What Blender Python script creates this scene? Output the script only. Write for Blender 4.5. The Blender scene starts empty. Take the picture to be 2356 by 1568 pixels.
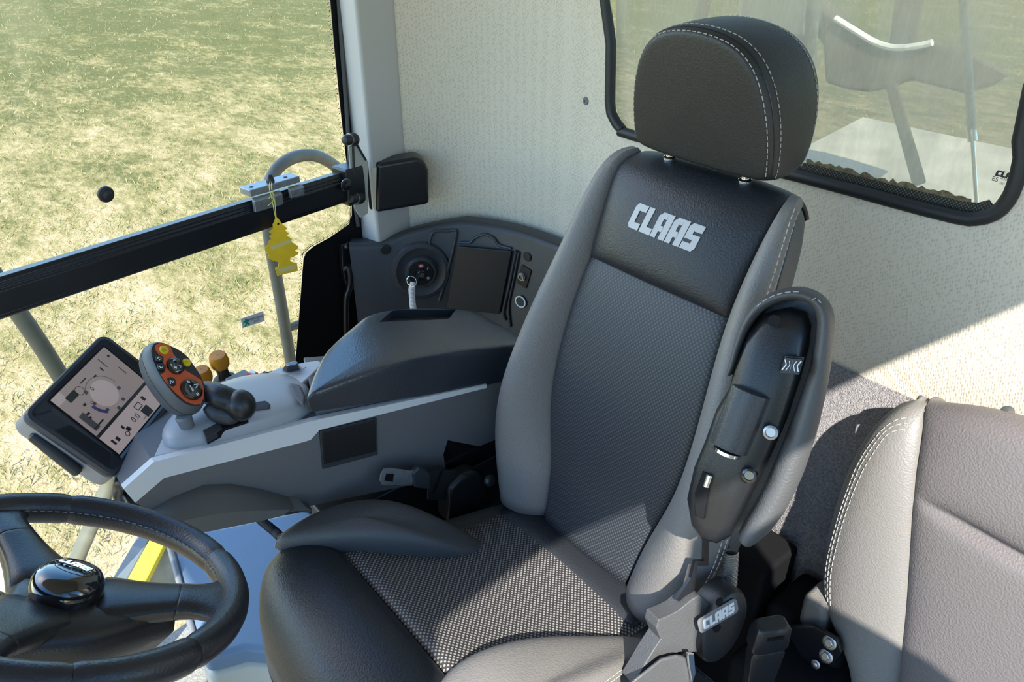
import bpy, bmesh, math, random
import numpy as np
from mathutils import Vector as V, Matrix
from mathutils.geometry import tessellate_polygon
from mathutils.bvhtree import BVHTree
random.seed(7); rng = np.random.default_rng(7)
SC = bpy.context.scene; COL = SC.collection

# ------------------------------------------------------------------ camera, sky, sun, exposure
FPX = 1770.0; TH = math.atan(1042/1770.0); AZ = math.radians(-39.4)
CAM = V((-.68, .69, 1.55))
HD = V((math.cos(AZ), math.sin(AZ), 0)); RT = V((math.sin(AZ), -math.cos(AZ), 0)); ZZ = V((0, 0, 1))
FWD = HD*math.cos(TH) - ZZ*math.sin(TH); UPV = HD*math.sin(TH) + ZZ*math.cos(TH)
cd = bpy.data.cameras.new('camera'); cam = bpy.data.objects.new('camera', cd); COL.objects.link(cam)
cd.sensor_width = 36; cd.lens = 36*FPX/2356; cd.clip_start = .02; cd.clip_end = 500
M = Matrix((RT, UPV, -FWD)).transposed().to_4x4(); M.translation = CAM; cam.matrix_world = M
SC.camera = cam
world = bpy.data.worlds.new('sky'); SC.world = world; world.use_nodes = True
wn = world.node_tree.nodes; wl = world.node_tree.links
sky = wn.new('ShaderNodeTexSky'); sky.sky_type = 'NISHITA'; sky.sun_disc = False
sky.sun_elevation = math.radians(43); sky.sun_rotation = math.radians(60); sky.air_density = 1.0; sky.dust_density = .6; sky.ozone_density = 1.2
hs = wn.new('ShaderNodeHueSaturation'); hs.inputs['Saturation'].default_value = 1.3; wl.new(sky.outputs[0], hs.inputs['Color']); wl.new(hs.outputs[0], wn['Background'].inputs[0]); wn['Background'].inputs[1].default_value = .255
SUN = V((.60, -.42, -.68)).normalized()
sd = bpy.data.lights.new('sun', 'SUN'); sd.energy = 5.2; sd.angle = math.radians(.55); sd.color = (1, .955, .87)
so = bpy.data.objects.new('sun', sd); COL.objects.link(so); so.rotation_euler = SUN.to_track_quat('-Z', 'Y').to_euler(); so.location = (-4, 4, 6)
SC.view_settings.view_transform = 'Standard'; SC.view_settings.look = 'None'; SC.view_settings.gamma = 1
SC.view_settings.exposure = 1.3; SC.view_settings.use_curve_mapping = False

# ------------------------------------------------------------------ measuring helpers (point of a sight line on a known plane)
def sight(px, py): return FWD*FPX + RT*(px-1178) - UPV*(py-784)
def at(px, py, x=None, y=None, z=None):
    d = sight(px, py)
    i, v = (0, x) if x is not None else (1, y) if y is not None else (2, z)
    return CAM + d*((v-CAM[i])/d[i])
def atp(px, py, o, n):
    d = sight(px, py); return CAM + d*((V(o)-CAM).dot(V(n))/d.dot(V(n)))
def ats(pts, **k): return [at(*p, **k) for p in pts]
def lerp(a, b, t): return a+(b-a)*t
def interp(x, xs, ys): return float(np.interp(x, xs, ys))

# ------------------------------------------------------------------ materials
def srgb(r, g, b):
    f = lambda c: (c/255/12.92) if c <= 10 else ((c/255+.055)/1.055)**2.4
    return (f(r), f(g), f(b), 1)
def mat(name, col, rough=.5, metal=0, spec=.5, bump=0, bscale=200, var=0, vscale=8, coat=0, stretch=None):
    m = bpy.data.materials.new(name); m.use_nodes = True; nt = m.node_tree; N, L = nt.nodes, nt.links
    b = N['Principled BSDF']; b.inputs['Base Color'].default_value = col; b.inputs['Roughness'].default_value = rough
    b.inputs['Metallic'].default_value = metal; b.inputs['Specular IOR Level'].default_value = spec
    if coat: b.inputs['Coat Weight'].default_value = coat; b.inputs['Coat Roughness'].default_value = .1
    if bump or var: tc = N.new('ShaderNodeTexCoord')
    if bump:
        n = N.new('ShaderNodeTexVoronoi'); n.inputs['Scale'].default_value = bscale; n.feature = 'SMOOTH_F1'
        L.new(tc.outputs['Object'], n.inputs['Vector'])
        bp = N.new('ShaderNodeBump'); bp.inputs['Strength'].default_value = bump; bp.inputs['Distance'].default_value = .002
        L.new(n.outputs['Distance'], bp.inputs['Height']); L.new(bp.outputs[0], b.inputs['Normal'])
    if var:
        n2 = N.new('ShaderNodeTexNoise'); n2.inputs['Scale'].default_value = vscale; n2.inputs['Detail'].default_value = 6
        L.new(tc.outputs['Object'], n2.inputs['Vector'])
        mr = N.new('ShaderNodeMapRange'); mr.inputs[1].default_value = .3; mr.inputs[2].default_value = .7
        mr.inputs[3].default_value = 1-var; mr.inputs[4].default_value = 1+var; L.new(n2.outputs[0], mr.inputs[0])
        mx = N.new('ShaderNodeVectorMath'); mx.operation = 'SCALE'; mx.inputs[0].default_value = col[:3]
        L.new(mr.outputs[0], mx.inputs['Scale']); L.new(mx.outputs[0], b.inputs['Base Color'])
    return m
def perforated(name, axis, base, dot, pitch=.0052):
    m = mat(name, base, .5); nt = m.node_tree; N, L = nt.nodes, nt.links; b = N['Principled BSDF']
    tc = N.new('ShaderNodeTexCoord'); mp = N.new('ShaderNodeMapping')
    mp.inputs['Rotation'].default_value = (math.radians(-72) if axis == 'z' else 0, 0, 0)
    mp2 = N.new('ShaderNodeMapping'); mp2.inputs['Rotation'].default_value = (0, 0, math.radians(45))
    L.new(tc.outputs['Object'], mp.inputs[0]); L.new(mp.outputs[0], mp2.inputs[0])
    vo = N.new('ShaderNodeTexVoronoi'); vo.voronoi_dimensions = '2D'; vo.inputs['Randomness'].default_value = 0; vo.inputs['Scale'].default_value = 1/pitch
    L.new(mp2.outputs[0], vo.inputs['Vector'])
    mr = N.new('ShaderNodeMapRange'); mr.inputs[1].default_value = .24; mr.inputs[2].default_value = .36; mr.inputs[3].default_value = 1; mr.inputs[4].default_value = 0
    L.new(vo.outputs['Distance'], mr.inputs[0])
    mx = N.new('ShaderNodeMix'); mx.data_type = 'RGBA'; mx.inputs[6].default_value = base; mx.inputs[7].default_value = dot
    L.new(mr.outputs[0], mx.inputs[0]); L.new(mx.outputs[2], b.inputs['Base Color'])
    bp = N.new('ShaderNodeBump'); bp.inputs['Strength'].default_value = .5; bp.inputs['Distance'].default_value = .001
    L.new(vo.outputs['Distance'], bp.inputs['Height']); L.new(bp.outputs[0], b.inputs['Normal'])
    return m
def fabric(name, col):
    m = mat(name, col, .9, spec=.2); nt = m.node_tree; N, L = nt.nodes, nt.links; b = N['Principled BSDF']
    tc = N.new('ShaderNodeTexCoord'); mp = N.new('ShaderNodeMapping'); mp.inputs['Rotation'].default_value = (0, math.radians(-20), 0); mp.inputs['Scale'].default_value = (2.0, 1, 1)
    L.new(tc.outputs['Object'], mp.inputs[0])
    vo = N.new('ShaderNodeTexVoronoi'); vo.inputs['Scale'].default_value = 140; vo.inputs['Randomness'].default_value = .5
    L.new(mp.outputs[0], vo.inputs['Vector'])
    mr = N.new('ShaderNodeMapRange'); mr.inputs[1].default_value = .1; mr.inputs[2].default_value = .5; mr.inputs[3].default_value = .80; mr.inputs[4].default_value = 1.06
    L.new(vo.outputs['Distance'], mr.inputs[0])
    mx = N.new('ShaderNodeVectorMath'); mx.operation = 'SCALE'; mx.inputs[0].default_value = col[:3]
    L.new(mr.outputs[0], mx.inputs['Scale']); L.new(mx.outputs[0], b.inputs['Base Color'])
    bp = N.new('ShaderNodeBump'); bp.inputs['Strength'].default_value = .5; bp.inputs['Distance'].default_value = .002
    L.new(vo.outputs['Distance'], bp.inputs['Height']); L.new(bp.outputs[0], b.inputs['Normal'])
    return m
LB = mat('black_leather', (.016, .018, .022, 1), .42, spec=.38, bump=.25, bscale=420)
LBH = mat('headrest_leather', (.018, .019, .019, 1), .5, bump=.2, bscale=420)
LG = mat('grey_leather', (.165, .155, .145, 1), .5, bump=.3, bscale=420)
LGD = mat('dark_grey_leather', (.065, .066, .068, 1), .52, bump=.25, bscale=420)
PERFZ = perforated('perforated_backrest', 'z', (.018, .021, .026, 1), (.055, .06, .068, 1), .0046)
PERFY = perforated('perforated_cushion', 'y', (.028, .027, .027, 1), (.27, .255, .25, 1), .0054)
THR = mat('white_thread', (.36, .35, .325, 1), .8)
PBK = mat('black_plastic', (.010, .011, .013, 1), .38, bump=.1, bscale=600)
PGLOSS = mat('gloss_black', (.006, .006, .008, 1), .08, coat=1)
PDK = mat('charcoal_plastic', (.033, .036, .041, 1), .42, bump=.18, bscale=500)
PDK2 = mat('console_side_grey', (.125, .125, .13, 1), .5, bump=.12, bscale=500)
PMID = mat('mid_grey_plastic', (.15, .155, .165, 1), .45)
PLT = mat('light_grey_plastic', (.47, .48, .49, 1), .38)
PLT2 = mat('pale_grey_panel', (.36, .38, .385, 1), .45)
PILM = mat('pillar_grey', (.47, .455, .435, 1), .5)
FAB = fabric('perforated_lining', (.66, .59, .475, 1))
CARP = mat('grey_carpet', (.20, .19, .195, 1), .95, spec=.1, bump=1.0, bscale=520, var=.35, vscale=260)
FLOORM = mat('floor_mat', (.20, .20, .18, 1), .9, bump=.6, bscale=300, var=.25, vscale=150)
STEEL = mat('zinc_steel', (.36, .37, .38, 1), .38, metal=1)
CHROME = mat('chrome', (.85, .85, .86, 1), .08, metal=1)
ALU = mat('cast_aluminium', (.30, .315, .33, 1), .42, metal=.7, var=.15, vscale=60)
BLKM = mat('black_enamel', (.008, .009, .012, 1), .3)
BLKG = mat('black_frit', (.004, .004, .005, 1), .6, spec=.2)
RUB = mat('black_rubber', (.013, .014, .016, 1), .5)
RUBG = mat('grey_rubber', (.06, .065, .065, 1), .6)
ORNG = mat('orange_face', (.62, .085, .018, 1), .45)
VOID = mat('matt_black', (.006, .006, .007, 1), .8, spec=.15)
HEADG = mat('grip_grey', (.075, .08, .082, 1), .45)
YEL = mat('yellow_button', (.72, .50, .01, 1), .4)
YELB = mat('yellow_paint', (.85, .62, .02, 1), .4)
AMB = mat('amber_knob', (.55, .21, .006, 1), .3)
WHT = mat('white_mark', (.78, .79, .80, 1), .5)
SILV = mat('silver_print', (.40, .405, .415, 1), .45)
RED = mat('red_mark', (.65, .06, .06, 1), .5)
GRN = mat('green_mark', (.0, .28, .16, 1), .5)
TREE = mat('yellow_card', (.76, .46, .005, 1), .7, var=.06, vscale=60)
TREEP = mat('pale_band', (.62, .50, .18, 1), .7)
STRG = mat('yellow_string', (.70, .66, .16, 1), .8)
RAILG = mat('galvanised_tube', (.16, .145, .12, 1), .55, metal=.0, var=.15, vscale=20)
DUSTB = mat('brown_dusty_steel', (.085, .07, .048, 1), .8, var=.25, vscale=9)
DUSTP = mat('pale_dusty_deck', (.50, .45, .36, 1), .9, var=.18, vscale=7)
BEIG = mat('beige_plastic', (.42, .41, .36, 1), .5)
BOXM = mat('sky_tinted_box', (.115, .18, .265, 1), .4, bump=.06, bscale=500)  # blue of the reflected sky put into a grey box's base colour
SCRB = mat('screen_frame', (.028, .032, .042, 1), .45)
def emis(name, col, s):
    m = mat(name, col, .3); b = m.node_tree.nodes['Principled BSDF']; b.inputs['Emission Color'].default_value = col; b.inputs['Emission Strength'].default_value = s; return m
SCR = emis('screen_pinkgrey', (.17, .135, .125, 1), .32); SCRL = emis('screen_pale', (.23, .185, .175, 1), .34)
SCRD = mat('screen_dark', (.02, .02, .02, 1), .35); SCRP = mat('screen_violet', (.07, .05, .17, 1), .35); SCRG = mat('screen_grey', (.09, .075, .075, 1), .35)
def glass(name, tint, dirt=0.0, dirtcol=(.6, .58, .5, 1)):
    m = bpy.data.materials.new(name); m.use_nodes = True; nt = m.node_tree; N, L = nt.nodes, nt.links
    N.remove(N['Principled BSDF']); out = N['Material Output']
    tr = N.new('ShaderNodeBsdfTransparent'); tr.inputs[0].default_value = tint
    gl = N.new('ShaderNodeBsdfGlossy'); gl.inputs['Roughness'].default_value = .02
    mx = N.new('ShaderNodeMixShader'); mx.inputs[0].default_value = .03
    L.new(tr.outputs[0], mx.inputs[1]); L.new(gl.outputs[0], mx.inputs[2]); last = mx
    if dirt:
        tc = N.new('ShaderNodeTexCoord'); mp = N.new('ShaderNodeMapping'); mp.inputs['Scale'].default_value = (1, 1, .22)
        L.new(tc.outputs['Object'], mp.inputs[0])
        no = N.new('ShaderNodeTexNoise'); no.inputs['Scale'].default_value = 9; no.inputs['Detail'].default_value = 12; no.inputs['Roughness'].default_value = .78
        L.new(mp.outputs[0], no.inputs['Vector'])
        mr = N.new('ShaderNodeMapRange'); mr.inputs[1].default_value = .25; mr.inputs[2].default_value = .75
        mr.inputs[3].default_value = dirt-.30; mr.inputs[4].default_value = dirt+.30; L.new(no.outputs[0], mr.inputs[0])
        df = N.new('ShaderNodeBsdfDiffuse'); df.inputs[0].default_value = dirtcol; tl = N.new('ShaderNodeBsdfTranslucent'); tl.inputs[0].default_value = dirtcol
        m2 = N.new('ShaderNodeMixShader'); m2.inputs[0].default_value = .5; L.new(df.outputs[0], m2.inputs[1]); L.new(tl.outputs[0], m2.inputs[2])
        m3 = N.new('ShaderNodeMixShader'); L.new(mr.outputs[0], m3.inputs[0]); L.new(mx.outputs[0], m3.inputs[1]); L.new(m2.outputs[0], m3.inputs[2]); last = m3
    L.new(last.outputs[0], out.inputs[0]); return m
GLASS = glass('clear_glass', (.93, .96, .93, 1)); GLASSD = glass('dusty_glass', (.85, .86, .78, 1), .42, (.64, .57, .45, 1))

# ------------------------------------------------------------------ mesh builders
ORG = {}
class MB:
    def __init__(s): s.v = []; s.f = []; s.m = []
    def add(s, vs, fs, mi=0):
        o = len(s.v); s.v += [tuple(p) for p in vs]; s.f += [tuple(i+o for i in f) for f in fs]; s.m += [mi]*len(fs); return s
    def prism(s, poly, d, mi=0):
        n = len(poly); d = V(d); a = [V(p) for p in poly]; b = [p+d for p in a]
        fs = [(i, (i+1) % n, n+(i+1) % n, n+i) for i in range(n)]
        if n > 4:
            t = tessellate_polygon([a]); fs += [tuple(x) for x in t] + [tuple(n+i for i in reversed(x)) for x in t]
        else: fs += [tuple(range(n)), tuple(range(2*n-1, n-1, -1))]
        return s.add(a+b, fs, mi)
    def box(s, c, h, ax=None, mi=0):
        ax = ax or (V((1, 0, 0)), V((0, 1, 0)), V((0, 0, 1))); c = V(c); vs = []
        for k in (-1, 1):
            for i, j in ((-1, -1), (1, -1), (1, 1), (-1, 1)): vs.append(c+ax[0]*h[0]*i+ax[1]*h[1]*j+ax[2]*h[2]*k)
        return s.add(vs, [(3, 2, 1, 0), (4, 5, 6, 7), (0, 1, 5, 4), (1, 2, 6, 5), (2, 3, 7, 6), (3, 0, 4, 7)], mi)
    def loft(s, rings, caps=True, closed=True, mi=0):
        n = len(rings[0]); vs = [p for r in rings for p in r]; fs = []
        for k in range(len(rings)-1):
            for i in range(n if closed else n-1):
                j = (i+1) % n; fs.append((k*n+i, k*n+j, (k+1)*n+j, (k+1)*n+i))
        if caps and closed: fs += [tuple(range(n-1, -1, -1)), tuple(range((len(rings)-1)*n, len(rings)*n))]
        return s.add(vs, fs, mi)
    def tube(s, path, r, n=12, closed=False, mi=0, up=None):
        P = [V(p) for p in path]; rings = []; m = len(P); prev = None
        for i, p in enumerate(P):
            t = (P[(i+1) % m]-P[i-1]) if closed else (P[min(i+1, m-1)]-P[max(i-1, 0)])
            t.normalize()
            if prev is None:
                a = V(up) if up else (ZZ if abs(t.z) < .9 else V((1, 0, 0)))
                a = (a - t*a.dot(t)).normalized()
            else: a = (prev - t*prev.dot(t)).normalized()
            prev = a; b = t.cross(a); rr = r[i] if isinstance(r, (list, np.ndarray)) else r
            ra, rb = rr if hasattr(rr, '__len__') else (rr, rr)
            rings.append([p+a*ra*math.cos(2*math.pi*k/n)+b*rb*math.sin(2*math.pi*k/n) for k in range(n)])
        if closed: rings.append(rings[0])
        return s.loft(rings, caps=not closed, mi=mi)
    def lathe(s, o, axis, prof, n=24, mi=0):
        o = V(o); w = V(axis).normalized(); a = w.orthogonal().normalized(); b = w.cross(a)
        return s.loft([[o+w*h+(a*math.cos(2*math.pi*k/n)+b*math.sin(2*math.pi*k/n))*max(r, 1e-5) for k in range(n)] for r, h in prof], mi=mi)
    def ball(s, c, r, n=14, mi=0, ax=None):
        ax = ax or (V((1, 0, 0)), V((0, 1, 0)), V((0, 0, 1))); c = V(c); r = r if hasattr(r, '__len__') else (r, r, r)
        rings = []
        for i in range(n//2+1):
            ph = -math.pi/2+math.pi*i/(n//2); q = max(math.cos(ph), 1e-3)
            rings.append([c+ax[0]*r[0]*q*math.cos(2*math.pi*k/n)+ax[1]*r[1]*q*math.sin(2*math.pi*k/n)+ax[2]*r[2]*math.sin(ph) for k in range(n)])
        return s.loft(rings, mi=mi)
    def dashes(s, path, dash=.006, gap=.0032, r=.0008):
        P = [V(p) for p in path]; L = [0]
        for a, b in zip(P, P[1:]): L.append(L[-1]+(b-a).length)
        def ev(d):
            for i in range(len(P)-1):
                if d <= L[i+1]: return P[i].lerp(P[i+1], (d-L[i])/max(L[i+1]-L[i], 1e-9))
            return P[-1]
        d = 0
        while d+dash < L[-1]:
            s.tube([ev(d), ev(d+dash*.5), ev(d+dash)], r, 5); d += dash+gap
        return s
    def build(s, name, mats, parent=None, bevel=0, seg=3, sub=0, smooth=True, angle=40, solid=0, fixn=True, label=None):
        me = bpy.data.meshes.new(name); root = parent
        org = ORG.get(parent.name, V((0, 0, 0))) if parent else V((0, 0, 0))
        me.from_pydata([tuple(V(p)-org) for p in s.v], [], s.f)
        for m_ in (mats if isinstance(mats, (list, tuple)) else [mats]): me.materials.append(m_)
        me.polygons.foreach_set('material_index', s.m)
        bm = bmesh.new(); bm.from_mesh(me)
        if not solid: bmesh.ops.remove_doubles(bm, verts=bm.verts, dist=2e-5)
        if fixn: bmesh.ops.recalc_face_normals(bm, faces=bm.faces)
        bm.to_mesh(me); bm.free()
        me.polygons.foreach_set('use_smooth', [smooth]*len(me.polygons))
        o = bpy.data.objects.new(name, me); COL.objects.link(o)
        if parent: o.parent = parent; ORG[o.name] = org
        if sub: md = o.modifiers.new('s', 'SUBSURF'); md.levels = sub; md.render_levels = sub
        if solid: md = o.modifiers.new('t', 'SOLIDIFY'); md.thickness = solid; md.offset = -1
        if bevel:
            md = o.modifiers.new('b', 'BEVEL'); md.width = bevel; md.segments = seg; md.limit_method = 'ANGLE'; md.angle_limit = math.radians(35); md.harden_normals = True
        elif smooth and not sub: me.set_sharp_from_angle(angle=math.radians(angle))
        if label: o['label'] = label
        return o
def catmull(P, n=6, closed=False):
    P = [V(p) for p in P]; out = []; m = len(P)
    for i in range(m if closed else m-1):
        p0, p1, p2, p3 = (P[i-1] if (closed or i) else P[0]), P[i], P[(i+1) % m], (P[(i+2) % m] if (closed or i+2 < m) else P[-1])
        for k in range(n):
            t = k/n; out.append(.5*((2*p1)+(p2-p0)*t+(2*p0-5*p1+4*p2-p3)*t*t+(3*p1-3*p2+p3-p0)*t**3))
    if not closed: out.append(P[-1])
    return out
def rrect(o, r, u, w, h, rad, n=4):           # rounded rectangle outline centred at o
    o, r, u = V(o), V(r), V(u); out = []
    for cx, cy, a0 in ((w/2-rad, h/2-rad, 0), (-w/2+rad, h/2-rad, 90), (-w/2+rad, -h/2+rad, 180), (w/2-rad, -h/2+rad, 270)):
        for k in range(n+1):
            a = math.radians(a0+90*k/n); out.append(o+r*(cx+rad*math.cos(a))+u*(cy+rad*math.sin(a)))
    return out
def disc(o, n, r, k=24, r2=None):
    n = V(n).normalized(); a = n.orthogonal().normalized(); b = n.cross(a)
    return [V(o)+a*r*math.cos(2*math.pi*i/k)+b*r*math.sin(2*math.pi*i/k) for i in range(k)]
def grid_patch(rows, hint, name, mats, parent, sub=2, solid=.008, label=None):
    nr, nc = len(rows), len(rows[0]); m = MB(); fs = [(r*nc+c, r*nc+c+1, (r+1)*nc+c+1, (r+1)*nc+c) for r in range(nr-1) for c in range(nc-1)]
    vs = [V(p) for r in rows for p in r]; nn = V((0, 0, 0))
    for f in fs: nn += (vs[f[1]]-vs[f[0]]).cross(vs[f[3]]-vs[f[0]])
    if nn.dot(V(hint)) < 0: fs = [tuple(reversed(f)) for f in fs]
    m.add(vs, fs); return m.build(name, mats, parent, sub=sub, solid=solid, fixn=False, label=label)
def cut(o, cm):                                # carve the builder's solid out of a mesh for good
    org = ORG.get(o.name, V((0, 0, 0))); me = bpy.data.meshes.new('cutter'); me.from_pydata([tuple(V(p)-org) for p in cm.v], [], cm.f)
    bm = bmesh.new(); bm.from_mesh(me); bmesh.ops.recalc_face_normals(bm, faces=bm.faces); bm.to_mesh(me); bm.free()
    c = bpy.data.objects.new('cutter', me); COL.objects.link(c); c.parent = o.parent
    md = o.modifiers.new('c', 'BOOLEAN'); md.object = c; md.operation = 'DIFFERENCE'; md.solver = 'EXACT'
    bpy.context.view_layer.update(); dg = bpy.context.evaluated_depsgraph_get()
    nm = bpy.data.meshes.new_from_object(o.evaluated_get(dg)); o.modifiers.clear(); o.data = nm
    bpy.data.objects.remove(c); nm.set_sharp_from_angle(angle=math.radians(38))
def snap(path, o, off=.0006):
    bpy.context.view_layer.update(); dg = bpy.context.evaluated_depsgraph_get(); org = ORG.get(o.name, V((0, 0, 0)))
    tr = BVHTree.FromObject(o, dg); out = []
    for p in path:
        q, n, _, _ = tr.find_nearest(V(p)-org); out.append(q+org+n*off)
    return out
def thing(name, label, cat, loc=(0, 0, 0), group=None):
    o = bpy.data.objects.new(name, None); COL.objects.link(o); o.location = loc; o.empty_display_size = .05; ORG[o.name] = V(loc)
    o['label'] = label; o['category'] = cat
    if group: o['group'] = group
    return o
def tag(o, label, cat, group=None):
    o['label'] = label; o['category'] = cat
    if group: o['group'] = group
    return o
def struct(o): o['kind'] = 'structure'; return o
GLYPH = {
 'C': [[(0, .14), (.14, 0), (.78, 0), (.78, .27), (.36, .27), (.36, .73), (.8, .73), (.8, 1), (.14, 1), (0, .86)]],
 'L': [[(0, 0), (.74, 0), (.74, .27), (.36, .27), (.36, 1), (0, 1)]],
 'A': [[(0, 0), (.33, 0), (.33, 1), (.2, 1), (0, .84)], [(.52, 0), (.88, 0), (.88, 1), (.52, 1)], [(.33, .76), (.52, .76), (.52, 1), (.33, 1)], [(.33, .28), (.52, .28), (.52, .5), (.33, .5)]],
 'S': [[(0, 0), (.66, 0), (.8, .14), (.8, .6), (.34, .6), (.34, .72), (.8, .72), (.8, 1), (.14, 1), (0, .86), (0, .4), (.46, .4), (.46, .27), (0, .27)]]}
def wordmark(m, f, width, height, n, thick=.0012, slant=.16, mi=0):
    """block letters laid on a surface: f(x, y) gives the point, x from -width/2 to width/2"""
    adv = {'C': .86, 'L': .78, 'A': .94, 'S': .86}; tot = sum(adv[c] for c in 'CLAAS'); x0 = 0
    for c in 'CLAAS':
        for poly in GLYPH[c]:
            pts = [f((x0+p[0]+slant*p[1])/tot*width-width/2, (p[1]-.5)*height) for p in poly]; m.prism(pts, V(n)*thick, mi)
        x0 += adv[c]
def text(m, s, o, r, u, size, thick=.0006, mi=0):
    cu = bpy.data.curves.new('t', 'FONT'); cu.body = s; cu.size = size; cu.align_x = 'CENTER'; cu.align_y = 'CENTER'; cu.resolution_u = 3
    ob = bpy.data.objects.new('t', cu); COL.objects.link(ob); bpy.context.view_layer.update()
    me = bpy.data.meshes.new_from_object(ob.evaluated_get(bpy.context.evaluated_depsgraph_get()))
    r, u = V(r), V(u); n = r.cross(u).normalized()
    m.add([V(o)+r*v.co.x+u*v.co.y+n*thick for v in me.vertices], [tuple(p.vertices) for p in me.polygons], mi)
    bpy.data.objects.remove(ob); bpy.data.meshes.remove(me); bpy.data.curves.remove(cu)
def bolt(m, o, n, r, h, washer=True, mi=0):
    n = V(n).normalized()
    if washer: m.lathe(o, n, [(r*1.55, 0), (r*1.55, h*.25), (r*1.2, h*.35)], 18, mi)
    m.lathe(o, n, [(r, 0), (r, h*.9), (r*.8, h), (0, h)], 6, mi)
X, Y, Z = V((1, 0, 0)), V((0, 1, 0)), V((0, 0, 1))

# ================================================================== SETTING
def gx(y): return .935-.208*(y+.1)                       # right window plane
GN = V((-1, -.208, 0)).normalized()                      # its inward normal
GT = V((-.208, 1, 0)).normalized()                       # along it, forwards
GP = V((gx(0), 0, 0))
def atg(px, py, off=0): return atp(px, py, GP+GN*off, GN)
# ground far below the cab
m = MB(); m.add([(-60, -60, -1.9), (90, -60, -1.9), (90, 60, -1.9), (-60, 60, -1.9)], [(0, 1, 2, 3)])
GRD = bpy.data.materials.new('dry_grass_field'); GRD.use_nodes = True
def field_mat(mt):
    nt = mt.node_tree; N, L = nt.nodes, nt.links; b = N['Principled BSDF']; b.inputs['Roughness'].default_value = .95; b.inputs['Specular IOR Level'].default_value = .1
    tc = N.new('ShaderNodeTexCoord')
    def noise(s, d, r=.6, st=(1, 1, 1)):
        mp = N.new('ShaderNodeMapping'); mp.inputs['Scale'].default_value = st; mp.inputs['Rotation'].default_value = (0, 0, .65); L.new(tc.outputs['Object'], mp.inputs[0])
        n = N.new('ShaderNodeTexNoise'); n.inputs['Scale'].default_value = s; n.inputs['Detail'].default_value = d; n.inputs['Roughness'].default_value = r; L.new(mp.outputs[0], n.inputs[0]); return n
    a = noise(.8, 9, .7, (1, 1.8, 1)); c = noise(5, 9, .8, (1, 2.4, 1)); e = noise(40, 5, .7, (1, 2.5, 1)); far = noise(.12, 3)
    r1 = N.new('ShaderNodeValToRGB'); cr = r1.color_ramp; cr.elements[0].position = .40; cr.elements[0].color = (.10, .097, .032, 1); cr.elements[1].position = .60; cr.elements[1].color = (.46, .335, .205, 1)
    q = cr.elements.new(.49); q.color = (.25, .20, .088, 1)
    ad = N.new('ShaderNodeMath'); ad.operation = 'MULTIPLY_ADD'; ad.inputs[1].default_value = .55; L.new(c.outputs[0], ad.inputs[0])
    a2 = N.new('ShaderNodeMath'); a2.operation = 'MULTIPLY_ADD'; a2.inputs[1].default_value = .45; a2.inputs[2].default_value = .0; L.new(a.outputs[0], a2.inputs[0])
    ln = N.new('ShaderNodeVectorMath'); ln.operation = 'LENGTH'; L.new(tc.outputs['Object'], ln.inputs[0])
    gr = N.new('ShaderNodeMapRange'); gr.inputs[1].default_value = 4; gr.inputs[2].default_value = 22; gr.inputs[3].default_value = .05; gr.inputs[4].default_value = -.11; L.new(ln.outputs['Value'], gr.inputs[0])
    a3 = N.new('ShaderNodeMath'); a3.operation = 'ADD'; L.new(a2.outputs[0], a3.inputs[0]); L.new(gr.outputs[0], a3.inputs[1]); L.new(a3.outputs[0], ad.inputs[2])
    L.new(ad.outputs[0], r1.inputs[0])
    mr = N.new('ShaderNodeMapRange'); mr.inputs[1].default_value = .3; mr.inputs[2].default_value = .7; mr.inputs[3].default_value = .40; mr.inputs[4].default_value = 1.6; L.new(e.outputs[0], mr.inputs[0])
    mx = N.new('ShaderNodeVectorMath'); mx.operation = 'SCALE'; L.new(r1.outputs[0], mx.inputs[0]); L.new(mr.outputs[0], mx.inputs['Scale']); L.new(mx.outputs[0], b.inputs['Base Color'])
field_mat(GRD); struct(m.build('ground', GRD))
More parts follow.
